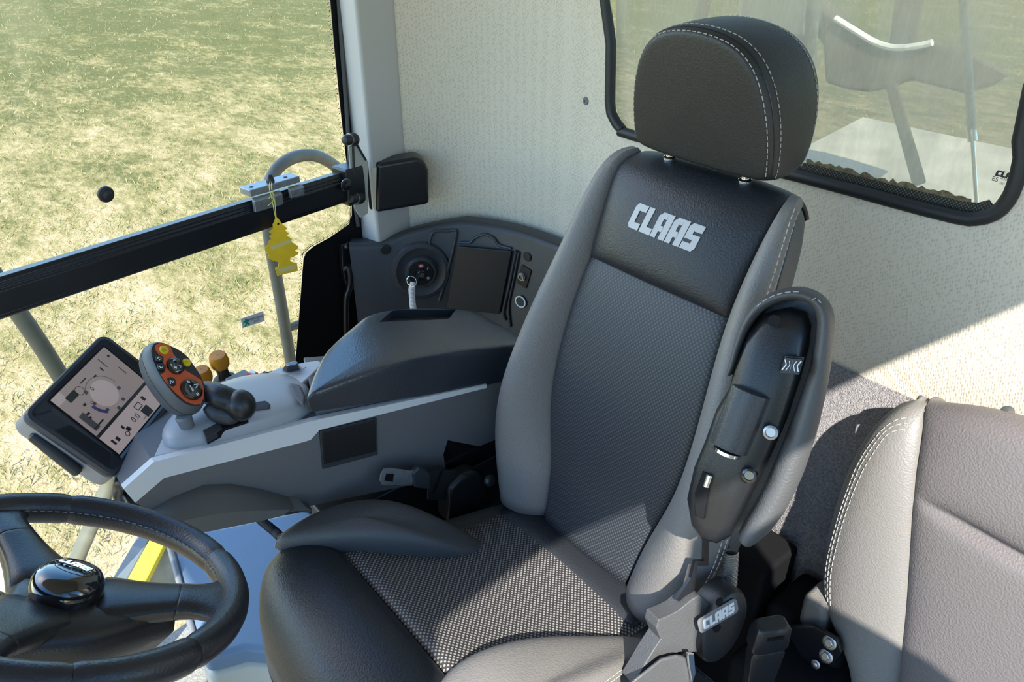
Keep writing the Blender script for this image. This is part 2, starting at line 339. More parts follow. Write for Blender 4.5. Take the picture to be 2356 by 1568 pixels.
# loose grass tufts on it
def grass():
    NB = 150000; r = np.exp(rng.uniform(math.log(2.2), math.log(34), NB)); az = np.radians(rng.uniform(-75, 62, NB))
    x = .6+r*np.cos(az); y = .2+r*np.sin(az); cl = np.sin(x*3.1+np.sin(y*2.3)*1.7)*np.sin(y*2.7+np.sin(x*1.9)*2.1)
    keep = cl+rng.normal(0, .5, NB) > -.1; x, y, r, cl = x[keep], y[keep], r[keep], cl[keep]; n = len(x)
    hgt = rng.uniform(.02, .07, n)*(1+.006*r); wd = rng.uniform(.0025, .006, n)*(1+.02*r); th = rng.uniform(0, 2*np.pi, n); ln = rng.uniform(.2, 1.5, n)*hgt; la = rng.uniform(0, 2*np.pi, n)
    P = np.zeros((n, 4, 3)); z0 = -1.9
    P[:, 0] = np.stack([x-wd*np.cos(th), y-wd*np.sin(th), np.full(n, z0)], 1); P[:, 1] = np.stack([x+wd*np.cos(th), y+wd*np.sin(th), np.full(n, z0)], 1)
    P[:, 2] = np.stack([x+wd*.8*np.cos(th)+ln*.5*np.cos(la), y+wd*.8*np.sin(th)+ln*.5*np.sin(la), z0+hgt*.6], 1); P[:, 3] = np.stack([x+ln*np.cos(la), y+ln*np.sin(la), z0+hgt], 1)
    me = bpy.data.meshes.new('grass_tufts'); me.vertices.add(4*n); me.vertices.foreach_set('co', P.ravel()); me.loops.add(4*n); me.loops.foreach_set('vertex_index', np.arange(4*n))
    me.polygons.add(n); me.polygons.foreach_set('loop_start', np.arange(n)*4); me.update(calc_edges=True)
    at_ = me.attributes.new('tone', 'FLOAT', 'FACE'); at_.data.foreach_set('value', np.clip(.58+.32*cl+rng.normal(0, .22, n), 0, 1))
    g = bpy.data.materials.new('grass_blades'); g.use_nodes = True; N, L = g.node_tree.nodes, g.node_tree.links; b = N['Principled BSDF']; b.inputs['Roughness'].default_value = .8
    a = N.new('ShaderNodeAttribute'); a.attribute_name = 'tone'; rp = N.new('ShaderNodeValToRGB'); rp.color_ramp.elements[0].color = (.42, .32, .17, 1); rp.color_ramp.elements[1].color = (.13, .16, .05, 1); rp.color_ramp.elements[0].position = .25; rp.color_ramp.elements[1].position = .95
    L.new(a.outputs['Fac'], rp.inputs[0]); L.new(rp.outputs[0], b.inputs['Base Color']); me.materials.append(g)
    o = bpy.data.objects.new('grass_tufts', me); COL.objects.link(o); tag(o, 'short dry straw and green grass growing across the whole field', 'grass'); o['kind'] = 'stuff'
grass()
# floor, ceiling, outer walls (mostly beside the frame, they shape the daylight)
m = MB(); m.prism([(-1.12, -.5, 0), (.93, -.5, 0), (.93, -.1, 0), (.68, 1.15, 0), (-1.12, 1.15, 0)], (0, 0, -.05)); struct(m.build('floor', FLOORM))
m = MB(); m.prism([(-1.16, -.55, 2.05), (.97, -.55, 2.05), (.95, -.1, 2.05), (.60, 1.6, 2.05), (-1.16, 1.6, 2.05)], (0, 0, .06)); struct(m.build('ceiling', PLT2))
# curved fabric rear wall with the window opening
WY = -.5
hole_px = [(1407, -400), (1407, 100), (1405, 235), (1413, 270), (1432, 297), (1462, 312), (1850, 407), (2050, 460), (2200, 498), (2248, 502), (2290, 490), (2318, 462), (2336, 425), (2352, 360), (2375, 200), (2420, -400)]
hole = ats(hole_px, y=WY)
hole[0] = V((.498, WY, 1.76)); hole[-1] = V((-.305, WY, 1.76))
outer = [V((.52, WY, 0)), V((-1.15, WY, 0)), V((-1.15, WY, 2)), V((.52, WY, 2))]
m = MB(); al = outer+hole; t = tessellate_polygon([outer, hole]); m.add(al, [tuple(x) for x in t])
arc = [(.52, WY), (.62, -.488), (.72, -.458), (.80, -.418), (.862, -.36), (.905, -.295), (.945, -.21)]
arc = [(p.x, p.y) for p in catmull([V((a, b, 0)) for a, b in arc], 4)]
m.loft([[V((a, b, zz)) for a, b in arc] for zz in (0, 2)], caps=False, closed=False)
wall = struct(m.build('wall_back', FAB, fixn=False, angle=60))
def wallhit(px, py): return at(px, py, y=WY)
# rear window: dusty pane + rubber seal + perforated frit band
m = MB(); m.prism([p+V((0, -.012, 0)) for p in hole], (0, -.005, 0)); w2 = struct(m.build('window_2', GLASSD, smooth=False))
def inset(poly, d):
    c = sum(poly, V())/len(poly); out = []; n = len(poly)
    for i, p in enumerate(poly):
        a, b = (p-poly[i-1]).normalized(), (poly[(i+1) % n]-p).normalized(); nn = V((-(a+b).z, 0, (a+b).x)).normalized()
        if nn.dot(c-p) < 0: nn = -nn
        out.append(p+nn*d)
    return out
m = MB(); h2 = catmull(hole, 2, True); m.tube([p+V((0, .002, 0)) for p in h2], (.011, .011), 10, closed=True); m.build('rubber_seal', RUB, w2)
lo = hole[5:11]; m = MB(); up_ = inset(hole, .021)[5:11]
m.add([p+V((0, -.0095, 0)) for p in lo]+[p+V((0, -.0095, 0)) for p in up_], [(i, i+1, len(lo)+i+1, len(lo)+i) for i in range(len(lo)-1)])
FRIT = perforated('frit_dots', 'z', (.012, .012, .013, 1), (.13, .12, .085, 1), .0038); m.build('frit_band', FRIT, w2, smooth=False)
# printed maker's mark in the pane's lower corner
m = MB(); f0 = at(2322, 404, y=WY-.009); wordmark(m, lambda x, y: f0+V((-x, 0, y)), .036, .0085, V((0, 1, 0)), .0006)
text(m, 'E5', at(2290, 412, y=WY-.009), -X, Z, .009); text(m, '43R', at(2311, 412, y=WY-.009), -X, Z, .006); text(m, '001583', at(2313, 424, y=WY-.009), -X, Z, .005)
m.build('glazing_mark', RUB, w2, smooth=False)
# dry caked dirt along the lower edge of the pane
m = MB(); pa = [at(px, py, y=WY-.0105) for px, py in [(1860, 395), (1950, 420), (2050, 445), (2150, 470), (2230, 488)]]; top = []
for i in range(41):
    px = 1855+i*9.5; top.append(at(px, 368+(px-1855)*.235+random.uniform(-6, 6), y=WY-.0105))
bot = [at(1855+i*9.5, 398+(i*9.5)*.262, y=WY-.0105) for i in range(41)]
m.add(top+bot, [(i, i+1, 42+i, 41+i) for i in range(40)]); m.build('caked_dirt', mat('mud', (.17, .135, .075, 1), .95, var=.4, vscale=160), w2, smooth=False)
# corner pillar
m = MB(); pl = [(.915, at(803, 100, x=.915).y), (.880, -.168), (.908, at(945, 548, x=.908).y), (.95, -.31), (.96, -.16)]
m.loft([[V((a, b, zz)) for a, b in pl] for zz in (.76, 1.95)]); struct(m.build('trim_1', PILM, bevel=.008))
# carpeted lower rear wall
m = MB(); m.loft([[V((.45, -.492, .822)), V((.45, -.41, .70)), V((.45, -.368, .60)), V((.45, -.365, 0)), V((.45, -.49, 0))], [V((-1.12, -.492, .822)), V((-1.12, -.41, .70)), V((-1.12, -.368, .60)), V((-1.12, -.365, 0)), V((-1.12, -.49, 0))]]); struct(m.build('trim_2', CARP, bevel=.004))
m = MB(); m.box((.17, -.360, .385), (.23, .003, .385)); struct(m.build('trim_3', RUB, bevel=.002))
# right window pane, black frit border, grey seal
def gpt(y, z, off=0): return V((gx(y), y, z))+GN*off
m = MB(); m.prism([gpt(-.13, .04), gpt(1.25, .04), gpt(1.25, 1.94), gpt(-.13, 1.94)], -GN*.005); w1 = struct(m.build('window_1', GLASS, smooth=False))
fr = [(757, -30), (768, 100), (784, 260), (800, 400), (809, 470), (809, 495), (803, 515), (760, 545), (722, 566), (705, 580), (698, 596), (690, 700), (680, 830), (672, 900), (640, 1200), (900, 1200), (870, 700), (838, 560), (800, 100), (790, -30)]
m = MB(); m.prism([atg(px, py, .001) for px, py in fr], GN*.0012); m.build('frit_border', BLKG, w1, smooth=False)
# a fringe of printed dots along the border's edge
m = MB(); ed = catmull([atg(px, py, .0015) for px, py in fr[:14]], 14)
for k, off in ((0, .004), (1, .008)):
    for i in range(k, len(ed)-1, 1):
        tn = (ed[i+1]-ed[i]).normalized(); nn = tn.cross(GN); nn = nn if nn.dot(GT) > 0 else -nn
        m.add(disc(ed[i]+tn*.002*k+nn*off, GN, .0014-.0004*k, 6), [tuple(range(6))])
fd = m.build('frit_dots', BLKG, w1, smooth=False)
m = MB(); m.tube([atg(px, py, .006) for px, py in [(777, -30), (786, 100), (799, 280), (806, 400), (824, 520)]], .005, 8); m.build('edge_seal', RUBG, w1)
# left wall: sill, pillars and header round the open door, plus an added shadow-casting post, off to the camera's own side
LX = -1.13
def lw(poly): return [V((LX, a, b)) for a, b in poly]
m = MB()
m.prism(lw([(-.55, 1.895), (1.6, 1.895), (1.6, 2.05), (-.55, 2.05)]), (-.02, 0, 0)); m.prism(lw([(-.55, 0), (-.2, 0), (-.3, 1.905), (-.55, 1.905)]), (-.02, 0, 0)); m.prism(lw([(1.08, 0), (1.2, 0), (1.2, 1.905), (1.08, 1.905)]), (-.02, 0, 0)); m.prism(lw([(-.2, 0), (1.08, 0), (1.08, .1), (-.2, .1)]), (-.02, 0, 0)); m.prism(lw([(-.2, .1), (.10, 1.10), (.20, 1.30), (.36, 1.52), (.42, 1.78), (.62, 1.78), (.62, .1)]), (-.02, 0, 0))  # last polygon is an invented post, shaped to shade seats and armrest
struct(m.build('wall_left', PLT2, smooth=False))

# ================================================================== DRIVER'S SEAT
seat = thing('driver_seat', "driver's seat in black and grey leather with headrest and folded-up armrest", 'seat', (0, 0, .02))
#        Z     Y      xm    xb    db    xo
BK = [(.545, -.022, .104, .165, .040, .205), (.63, -.045, .112, .190, .056, .236), (.70, -.058, .132, .202, .062, .246), (.77, -.068, .148, .203, .058, .246), (.85, -.085, .152, .196, .046, .234),
      (.94, -.108, .147, .184, .036, .213), (1.03, -.138, .139, .168, .027, .192), (1.11, -.170, .142, .166, .016, .183), (1.165, -.196, .147, .163, .004, .174), (1.188, -.222, .146, .156, -.002, .164)]
def bk_dir(k):
    a, b = BK[max(k-1, 0)], BK[min(k+1, len(BK)-1)]; dy, dz = b[1]-a[1], b[0]-a[0]; l = math.hypot(dy, dz); return dz/l, -dy/l
def bkp(k, x, d): f = bk_dir(k); return V((x, BK[k][1]+d*f[0], BK[k][0]+d*f[1]))
def bkz(z):                                     # centre front surface at height z
    return interp(z, [b[0] for b in BK], [b[1] for b in BK])
rows = []
for k in range(0, 7):
    xm = BK[k][2]; rows.append([bkp(k, x*xm, d) for x, d in ((-1, -.012), (-.97, -.001), (-.6, .002), (-.2, .003), (.2, .003), (.6, .002), (.97, -.001), (1, -.012))])
rows[-1] = [p+V((0, -.010, .004)) for p in rows[-1]]; rows.insert(-1, [bkp(5, x*BK[5][2]*.985, d)*.12+bkp(6, x*BK[6][2], d)*.88 for x, d in ((-1, -.012), (-.97, -.002), (-.6, 0), (-.2, 0), (.2, 0), (.6, 0), (.97, -.002), (1, -.012))])
grid_patch(rows, (0, 1, .2), 'backrest_centre_panel', PERFZ, seat)
rows = []
for k, bul, dz in ((6, -.012, 0), (6, .006, .006), (6, .010, .03), (7, .012, 0), (8, .008, 0)):
    xm = BK[k][2]+.001; rows.append([bkp(k, x*xm, bul*(1 if abs(x) < .95 else .3)+e)+V((0, -dz*.38, dz)) for x, e in ((-1, -.016), (-.97, -.003), (-.6, .003), (-.2, .006), (.2, .006), (.6, .003), (.97, -.003), (1, -.016))])
for y, zz in ((-.222, 1.186), (-.25, 1.192), (-.285, 1.185), (-.305, 1.15)): rows.append([V((x*.147, y, zz-.006*abs(x)**4-.012*(abs(x) == 1))) for x in (-1, -.97, -.6, -.2, .2, .6, .97, 1)])
uppanel = grid_patch(rows, (0, 1, .3), 'backrest_upper_panel', LB, seat)
for sgn in (1, -1):
    rows = []
    for k in range(len(BK)):
        z_, y_, xm, xb, db, xo = BK[k]
        rows.append([bkp(k, sgn*x, d) for x, d in ((xm-.002, -.016), (xm+.004, .0), (lerp(xm, xb, .45), db*.62), (xb, db), (lerp(xb, xo, .6), db*.78), (xo, db*.2), (xo+.001, -.02))])
    last = rows[-1]; rows.append([p*1+V((-sgn*.008, -.026, .001)) for p in last])
    grid_patch(rows, (sgn*.3, 1, .3), 'backrest_bolster', LG, seat, label='grey leather bolster on the %s side' % ('console' if sgn > 0 else 'armrest'))
    rows = []
    for k in range(len(BK)):
        xo, db = BK[k][5], BK[k][4]; rows.append([bkp(k, sgn*x, d) for x, d in ((xo+.0015, -.018), (xo+.004, -.026), (xo, -.06), (xo-.012, -.092), (xo-.05, -.11))])
    rows.append([p+V((-sgn*.012, -.022, -.004)) for p in rows[-1]])
    grid_patch(rows, (sgn, 0, 0), 'backrest_gusset', LGD, seat)
rows = [[bkp(k, x*BK[k][5], -.105) for x in (-.85, -.4, 0, .4, .85)] for k in range(len(BK))]; rows.append([V((x*.12, -.30, 1.165)) for x in (-.9, -.4, 0, .4, .9)])
grid_patch(rows, (0, -1, 0), 'backrest_shell', PBK, seat)
# stitching down the armrest-side bolster
for off in (-.006, .008):
    m = MB()
    m.dashes(catmull([bkp(k, -(BK[k][5]+.0028), BK[k][4]*.2+off-.008) for k in range(1, len(BK))], 10), .007, .0035, .0008)
    m.build('backrest_stitching', THR, seat)
# word on the upper panel
m = MB()
def onup(x, y):
    z_ = 1.1165+y*.945; k = (z_-1.03)/(.08); yy = interp(z_, [1.03, 1.11, 1.165], [-.138, -.170, -.196]); return V((x*-1, yy+.0215-.0012*abs(x*14)**2, z_+.006))
wordmark(m, lambda x, y: snap([onup(x, y)], uppanel, .0006)[0], .131, .039, V((0, .93, .36)), .0006); m.build('seat_wordmark', SILV, uppanel, smooth=False)
# ---- headrest
head = None
def hr_ring(s, front):                         # D outline at inset s, on the front (1) or rear (0) face
    pts = [(-.127, -.002), (-.127, .05), (-.119, .10), (-.102, .143), (-.074, .170), (-.038, .181), (0, .184), (.038, .181), (.074, .170), (.102, .143), (.119, .10), (.127, .05), (.125, 0), (.116, -.011), (.0, -.013), (-.116, -.011)]
    return [(x*s, .085+(z_-.085)*s) for x, z_ in pts]
HO = V((0, -.212, 1.210))                      # front lower edge
def hr(x, z_, d): return HO+V((x, -.0*z_-d, z_*.99))+V((0, z_*.14 if d < .03 else z_*.04, 0))
m = MB(); rings = []
for s, d in ((.86, .000), (.93, .001), (.965, .006), (.985, .014), (1.0, .024), (1.005, .045), (.99, .075), (.95, .093), (.88, .104), (.5, .112)):
    rr = []
    for x, z_ in hr_ring(s, 1):
        p = HO+V((x, -d, z_)); t_ = z_/.18
        p.y += .038*t_*(1-d/.13) - (.030*(d/.13)) * (1-abs(2*t_-1)**2); p.z += .010*(d/.13) if t_ > .5 else -.0
        rr.append(p)
    rings.append(rr)
# front face cap, slightly domed, then the shell rings
fc = [[(p-V((0, 0, 0))) for p in rings[0]]]
cen = sum(rings[0], V())/16
dome = [[cen.lerp(p, s)+V((0, .004*(1-s*s), 0)) for p in rings[0]] for s in (.05, .35, .7)]
m.loft(dome+rings); head = m.build('headrest', LBH, seat, sub=2)
m = MB()
def hrpath(s, d, lift, i0=0, i1=13):
    out = []
    for x, z_ in hr_ring(s, 1)[i0:i1]:
        t_ = z_/.18; p = HO+V((x, -d, z_)); p.y += .038*t_*(1-d/.13) - (.030*(d/.13))*(1-abs(2*t_-1)**2); p.z += .010*(d/.13) if t_ > .5 else 0
        c = HO+V((0, -.06, .085)); out.append(p+(p-c).normalized()*lift)
    return catmull(out, 8)
for a_, b_ in ((.945, .002), (1.0, .019), (.975, .088)):
    m = MB(); m.dashes(snap(hrpath(a_, b_, 0), head), .0058, .003, .0007); m.build('headrest_stitching', THR, head)
m = MB(); m.tube(snap(hrpath(.98, .0105, 0), head, -.0003), .0014, 6); m.build('headrest_seam', PBK, head)
for x in (.0705, -.0695):
    m = MB(); m.lathe((x, -.243, 1.175), (0, .05, 1), [(.0055, 0), (.0055, .07)], 14); m.lathe((x, -.243, 1.187), (0, .05, 1), [(.010, 0), (.010, .004), (.007, .006)], 14); m.build('headrest_post', CHROME, head)
# ---- cushion
def cz(y): return interp(y, [-.06, 0, .1, .2, .3, .36, .41, .45, .475, .49], [.530, .541, .553, .577, .618, .637, .643, .628, .595, .55])
def cw(y): return interp(y, [-.06, 0, .1, .25, .38, .44, .475, .49], [.215, .225, .24, .255, .262, .250, .215, .16])
rows = []                                       # body under the panels: grey leather sides
YS = [-.06, .0, .1, .2, .3, .36, .41, .45, .475, .49]
for y in YS:
    w = cw(y); zt = cz(y)-.010; rows.append([V((x, y, zz)) for x, zz in ((-w*.8, .45), (-w*.98, .47), (-w, zt-.05), (-w*.97, zt-.015), (-w*.85, zt), (-.1, zt), (.1, zt), (w*.85, zt), (w*.97, zt-.015), (w, zt-.05), (w*.98, .47), (w*.8, .45))])
m = MB(); m.loft(rows); m.build('seat_cushion', LGD, seat, sub=2)
rows = []
for y in (-.055, -.02, .03, .1, .17, .24, .30, .322, .330):
    w = interp(y, [-.05, 0, .1, .2, .33], [.17, .173, .175, .19, .205]); e = -.012 if y > .325 else 0; rows.append([V((x*w, y, cz(y)+d+e)) for x, d in ((-1, -.012), (-.97, 0), (-.5, .003), (0, .004), (.5, .003), (.97, 0), (1, -.012))])
grid_patch(rows, (0, 0, 1), 'cushion_centre_panel', PERFY, seat)
rows = []
for y, e in ((.331, -.012), (.336, .000), (.36, .006), (.40, .008), (.435, .006), (.46, .004), (.478, .006), (.488, .01), (.492, .01)):
    w = cw(y); zt = cz(y); rows.append([V((x*w, y+(.012*(1-x*x)*(y > .4)), zt+e-dd)) for x, dd in ((-1.0, .03), (-.98, .012), (-.85, .0), (-.4, -.004), (0, -.006), (.4, -.004), (.85, 0), (.98, .012), (1.0, .03))])
rows.append([p+V((0, .002, -.06)) for p in rows[-1]]); rows.append([p+V((0, -.012, -.04)) for p in rows[-1]])
grid_patch(rows, (0, .5, 1), 'cushion_front_panel', LB, seat, solid=.006)
rows = [[V((x*.17, y, cz(y)+.004+d)) for x in (-1, -.5, 0, .5, 1)] for y, d in ((-.055, .004), (-.03, .010), (.0, .008), (.02, .0), (.025, -.006))]
grid_patch(rows, (0, 0, 1), 'cushion_rear_flap', LB, seat)
TD = [(.262, .425, 1), (.282, .345, 1), (.266, .255, 1), (.222, .182, .9), (.170, .135, .5), (.125, .100, .12), (.102, .112, .10), (.100, .15, .25), (.118, .195, .5), (.160, .275, .75), (.205, .345, .9), (.238, .40, 1)]
for sgn in (1, -1):
    m = MB(); rings = []; cx, cy = .205, .285
    TDs = TD if sgn > 0 else [(.255, .43, 1), (.258, .345, 1), (.254, .255, 1), (.245, .16, .85), (.235, .06, .5), (.205, .02, .15), (.178, .045, .2), (.150, .10, .4), (.120, .165, .65), (.098, .25, .85), (.095, .33, .95), (.15, .42, 1)]
    for s, h_ in ((1.0, -.35), (1.03, .0), (1.0, .45), (.9, .8), (.7, .97), (.35, 1.0), (.05, 1.0)):
        rr = []
        for x, y, hh in TDs:
            px_, py_ = lerp(cx, x, s), lerp(cy, y, s); b_ = cz(py_)-.004; tp = (.664 if sgn > 0 else .652)-.10*max(0, .26-py_)*1.2
            top_ = lerp(b_+.008, max(tp, b_+.012), lerp(1, hh, s)); rr.append(V((sgn*px_, py_, b_+(top_-b_)*h_)))
        rings.append(rr)
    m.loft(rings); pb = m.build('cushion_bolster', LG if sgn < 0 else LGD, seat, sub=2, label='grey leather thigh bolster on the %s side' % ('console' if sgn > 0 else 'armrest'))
    if sgn > 0:
        m = MB(); m.dashes(snap(catmull([V((.270, .40, .668)), V((.263, .418, .655)), V((.260, .430, .63)), V((.256, .436, .61))], 10), pb), .006, .003, .0007); m.build('bolster_stitching', THR, pb)
    else:
        m = MB()
        for o_ in (0, .010): m.dashes(snap(catmull([V((-.232-o_, .03, .585)), V((-.2525-o_*.6, .10, .605-o_)), V((-.2625-o_*.3, .19, .625-o_)), V((-.266, .28, .637-o_)), V((-.265, .36, .64-o_))], 14), pb), .008, .0035, .0008)
        m.build('bolster_stitching', THR, pb)
# pan, suspension, controls
m = MB(); m.prism([(-.225, -.07, .47), (.225, -.07, .47), (.225, .44, .47), (-.225, .44, .47)], (0, 0, -.035)); m.build('seat_pan', PBK, seat, bevel=.008)
m = MB(); m.prism([(.215, -.12, .39), (.292, -.12, .39), (.292, .20, .39), (.262, .36, .39), (.215, .40, .39)], (0, 0, -.03)); m.build('side_skirt', PBK, seat, bevel=.004)
m = MB()
for k in range(7): zz = .43-k*.045; w = .19+.012*(k % 2); m.box((0, .17, zz), (w, .19+.012*(k % 2), .0235))
m.build('suspension_bellows', RUB, seat, bevel=.008, seg=2)
m = MB(); m.box((0, .17, .06), (.2, .22, .06)); m.build('seat_base', BLKM, seat, bevel=.01)
m = MB(); m.box((-.145, -.30, .35), (.085, .055, .175)); m.build('rear_block', VOID, seat, bevel=.01)  # matt black block behind the seat, hides the carpet
m = MB(); m.tube([V((.225, .40, .47)), V((.255, .435, .455))], .012, 10); lv = []
c = at(672, 1515, z=.47); ax1 = (at(660, 1490, z=.47)-at(690, 1548, z=.47)).normalized(); m.box(c, (.045, .022, .012), (ax1, Z.cross(ax1), Z)); hd_ = m.build('adjust_lever', PBK, seat, bevel=.008)
m = MB(); m.box(c+Z*.0125+ax1*.012, (.012, .0022, .0008), (ax1, Z.cross(ax1), Z)); m.box(c+Z*.0125+ax1*.018, (.0022, .008, .0008), (ax1, Z.cross(ax1), Z)); m.build('lever_mark', WHT, hd_, smooth=False)
# recliner on the armrest side: grey hinge cover, black round cap with the maker's badge
hn = V((-.93, .25, .28)).normalized()
ho = at(1640, 1440, x=-.292)
def ah(px, py, off=0): return atp(px, py, ho+hn*off, hn)
m = MB(); m.prism([ah(*p) for p in [(1515, 1425), (1540, 1415), (1560, 1405), (1590, 1380), (1610, 1368), (1640, 1395), (1660, 1450), (1640, 1500), (1600, 1500), (1560, 1500), (1530, 1510), (1500, 1540), (1480, 1560), (1455, 1575), (1500, 1500), (1520, 1470), (1510, 1445)]], -hn*.03); m.build('hinge_cover', LGD, seat, bevel=.006)
m = MB(); cc = ah(1655, 1432); aa = (ah(1690, 1350)-cc); bb = hn.cross(aa.normalized())
el = lambda s, off: [cc+aa*s*1.02*math.cos(t*math.pi/16)+bb*aa.length*s*.62*math.sin(t*math.pi/16)+hn*off for t in range(32)]
m.loft([el(1, -.03), el(1.0, .006), el(.95, .012), el(.8, .015), el(.3, .016)]); cap_ = m.build('recliner_cap', PBK, seat)
m = MB(); e1 = (ah(1690, 1392)-ah(1612, 1438)); bl = e1.length; e1.normalize(); e2 = hn.cross(e1); e2 = e2 if e2.z > 0 else -e2
bo = (ah(1690, 1392, .016)+ah(1612, 1438, .016))/2
m.prism(rrect(bo, e1, e2, bl*1.12, .024, .006), hn*.0015, 0); wordmark(m, lambda x, y: bo+e1*x+e2*y+hn*.0015, bl*.9, .016, hn, .0008, mi=1); m.build('maker_badge', [PMID, mat('badge_silver', (.62, .63, .64, 1), .4)], cap_, smooth=False)
for p in ((1655, 1383), (1650, 1445)): m = MB(); m.add(disc(ah(*p, .0163), hn, .0065, 16), [tuple(range(16))]); m.build('cap_socket', BLKG, cap_, smooth=False)
m = MB(); m.prism([ah(*p, -.012) for p in [(1622, 1225), (1632, 1225), (1630, 1300), (1604, 1302), (1598, 1360), (1570, 1385), (1556, 1380), (1590, 1330), (1600, 1290), (1620, 1290)]], -hn*.006); m.build('frame_plate', BLKM, seat, smooth=False)
m = MB(); p0, p1 = ah(1682, 1270, -.03), ah(1678, 1345, -.03); d_ = (p1-p0); o1 = d_.normalized().orthogonal(); o2 = d_.normalized().cross(o1)
m.tube([p0+d_*(i/160)+(o1*math.cos(i*.75)+o2*math.sin(i*.75))*.0075 for i in range(161)], .0016, 6); m.build('return_spring', STEEL, seat)
m = MB(); m.loft([[ah(x, y, o_) for x, y in ((1440, 1575), (1520, 1512), (1560, 1502), (1582, 1512), (1592, 1545), (1590, 1590), (1450, 1600))] for o_ in (-.02, .018)]); m.build('hinge_guard', LGD, seat, bevel=.007)
m = MB(); m.prism([ah(*p, .019) for p in [(1578, 1498), (1592, 1498), (1596, 1545), (1588, 1568), (1580, 1520)]], hn*.005); m.build('guard_plate', CHROME, seat, bevel=.001)
m = MB(); m.tube([V((-.23, -.03, .45)), V((-.235, .03, .47)), V((-.24, .42, .475))], .012, 8); m.build('side_rail', BLKM, seat)
# ---- armrest folded up along the backrest
an = V((-.36, .86, .36)).normalized(); ao = V((-.275, -.005, .95))
def aa_(px, py, off=0): return atp(px, py, ao+an*off, an)
arm_path = [((1682, 858), 8), ((1690, 835), 13), ((1703, 790), 14), ((1720, 745), 15), ((1748, 706), 17), ((1790, 681), 18), ((1840, 674), 20), ((1880, 690), 22), ((1899, 725), 25), ((1897, 780), 26), ((1886, 850), 30), ((1868, 920), 36), ((1843, 1000), 42), ((1813, 1080), 46), ((1780, 1150), 45), ((1748, 1200), 42), ((1715, 1238), 28)]
P_ = [aa_(*p, -.012) for p, r in arm_path]; sc_ = (aa_(1800, 900)-aa_(1801, 900)).length
m = MB(); pp = catmull(P_, 5); rr_ = np.interp(np.linspace(0, len(P_)-1, len(pp)), range(len(P_)), [r*sc_*.80 for p, r in arm_path])
m.tube(pp, [(max(.030, r*1.1), r) for r in rr_], 16, up=an)
pad = m.build('armrest', LGD, seat, sub=1)
m = MB(); bp_ = [aa_(*p, -.03) for p in [(1690, 860), (1720, 750), (1770, 690), (1840, 668), (1900, 700), (1905, 780), (1890, 900), (1850, 1050), (1790, 1190), (1720, 1235), (1640, 1220), (1610, 1150), (1640, 1020)]]; m.prism(bp_, -an*.035); m.build('armrest_back', LGD, pad, bevel=.015)
sh = [(1690, 880), (1705, 820), (1735, 752), (1772, 716), (1820, 705), (1857, 716), (1868, 748), (1862, 800), (1843, 870), (1813, 960), (1773, 1050), (1728, 1140), (1690, 1215), (1660, 1230), (1625, 1220), (1604, 1190), (1594, 1130), (1610, 1060), (1635, 1000), (1660, 930)]
m = MB(); so_ = [aa_(*p, -.035) for p in sh]; ct = sum(so_, V())/len(so_)
m.loft([[p for p in so_], [p+an*.032 for p in so_], [ct.lerp(p, .95)+an*.044 for p in so_], [ct.lerp(p, .84)+an*.052 for p in so_], [ct.lerp(p, .3)+an*.056 for p in so_]]); shell = m.build('armrest_shell', PBK, pad, sub=0, bevel=0, angle=80)
ro = [aa_(*p, .021) for p in [(1728, 900), (1676, 1030)]]; ra = (ro[1]-ro[0]); rl = ra.length; ra.normalize(); rw = (aa_(1766, 912, .02)-aa_(1688, 888, .02)).length; rs = an.cross(ra)
m = MB(); rings = []
for s, k in ((-.02, .80), (0, .98), (.04, 1.0), (.5, 1.0), (.96, 1.0), (1.0, .98), (1.02, .8)):
    rings.append([ro[0]+ra*rl*s+(an*math.cos(t*math.pi/16)*.62+rs*math.sin(t*math.pi/16))*(.5*rw+.0012*(t % 4 < 2))*k*1.1 for t in range(32)])
m.loft(rings); roller = m.build('tilt_roller', PDK, shell)
m = MB(); m.lathe(ro[1]+ra*.002+an*.002, ra, [(rw*.42, 0), (rw*.42, .004)], 20); m.build('roller_end', CHROME, roller)
m = MB(); q = [aa_(*p, .0195) for p in [(1808, 816), (1852, 820), (1840, 860), (1796, 856)]]; m.prism(q, an*.007, 0); iw = [lerp(a, sum(q, V())/4, .16)+an*.007 for a in q]; m.prism(iw, an*.005, 0)
sw_c = sum(iw, V())/4+an*.0055; s1 = (iw[1]-iw[0]).normalized(); s2 = (iw[0]-iw[3]).normalized()
for dx, sg in ((-.006, 1), (.006, -1)):
    m.tube([sw_c+s1*(dx-.003*sg)+s2*.007, sw_c+s1*(dx)+s2*.001, sw_c+s1*(dx-.003*sg)-s2*.006], .0008, 5, mi=1)
    m.tube([sw_c+s1*(dx+.002*sg)+s2*.006, sw_c+s1*(dx+.004*sg)+s2*.001, sw_c+s1*(dx+.001*sg)-s2*.006], .0006, 5, mi=1)
m.tube([sw_c+s2*.008, sw_c-s2*.007], .0005, 5, mi=1); m.build('heating_switch', [PBK, WHT], shell, bevel=.0008, seg=1)
m = MB(); m.add(disc(aa_(1781, 738, .0225), an, .0072, 20), [tuple(range(20))]); m.build('screw_hole', BLKG, shell, smooth=False)
for px, py in ((1776, 990), (1727, 1088)):
    m = MB(); o_ = aa_(px, py, .014); m.lathe(o_, an, [(.0088, 0), (.0088, .012), (.006, .013), (.0055, .011), (0, .011)], 18); m.build('fixing_screw', PGLOSS if py > 1000 else STEEL, shell)
m = MB(); m.tube([aa_(1633, 1092, .022), aa_(1624, 1118, .022)], .0045, 10); m.build('release_pin', CHROME, shell)
m = MB(); m.prism([aa_(*p, .012) for p in [(1620, 1080), (1640, 1088), (1622, 1190), (1606, 1180), (1602, 1130)]], an*.009); m.build('release_slot', BLKG, shell, smooth=False)
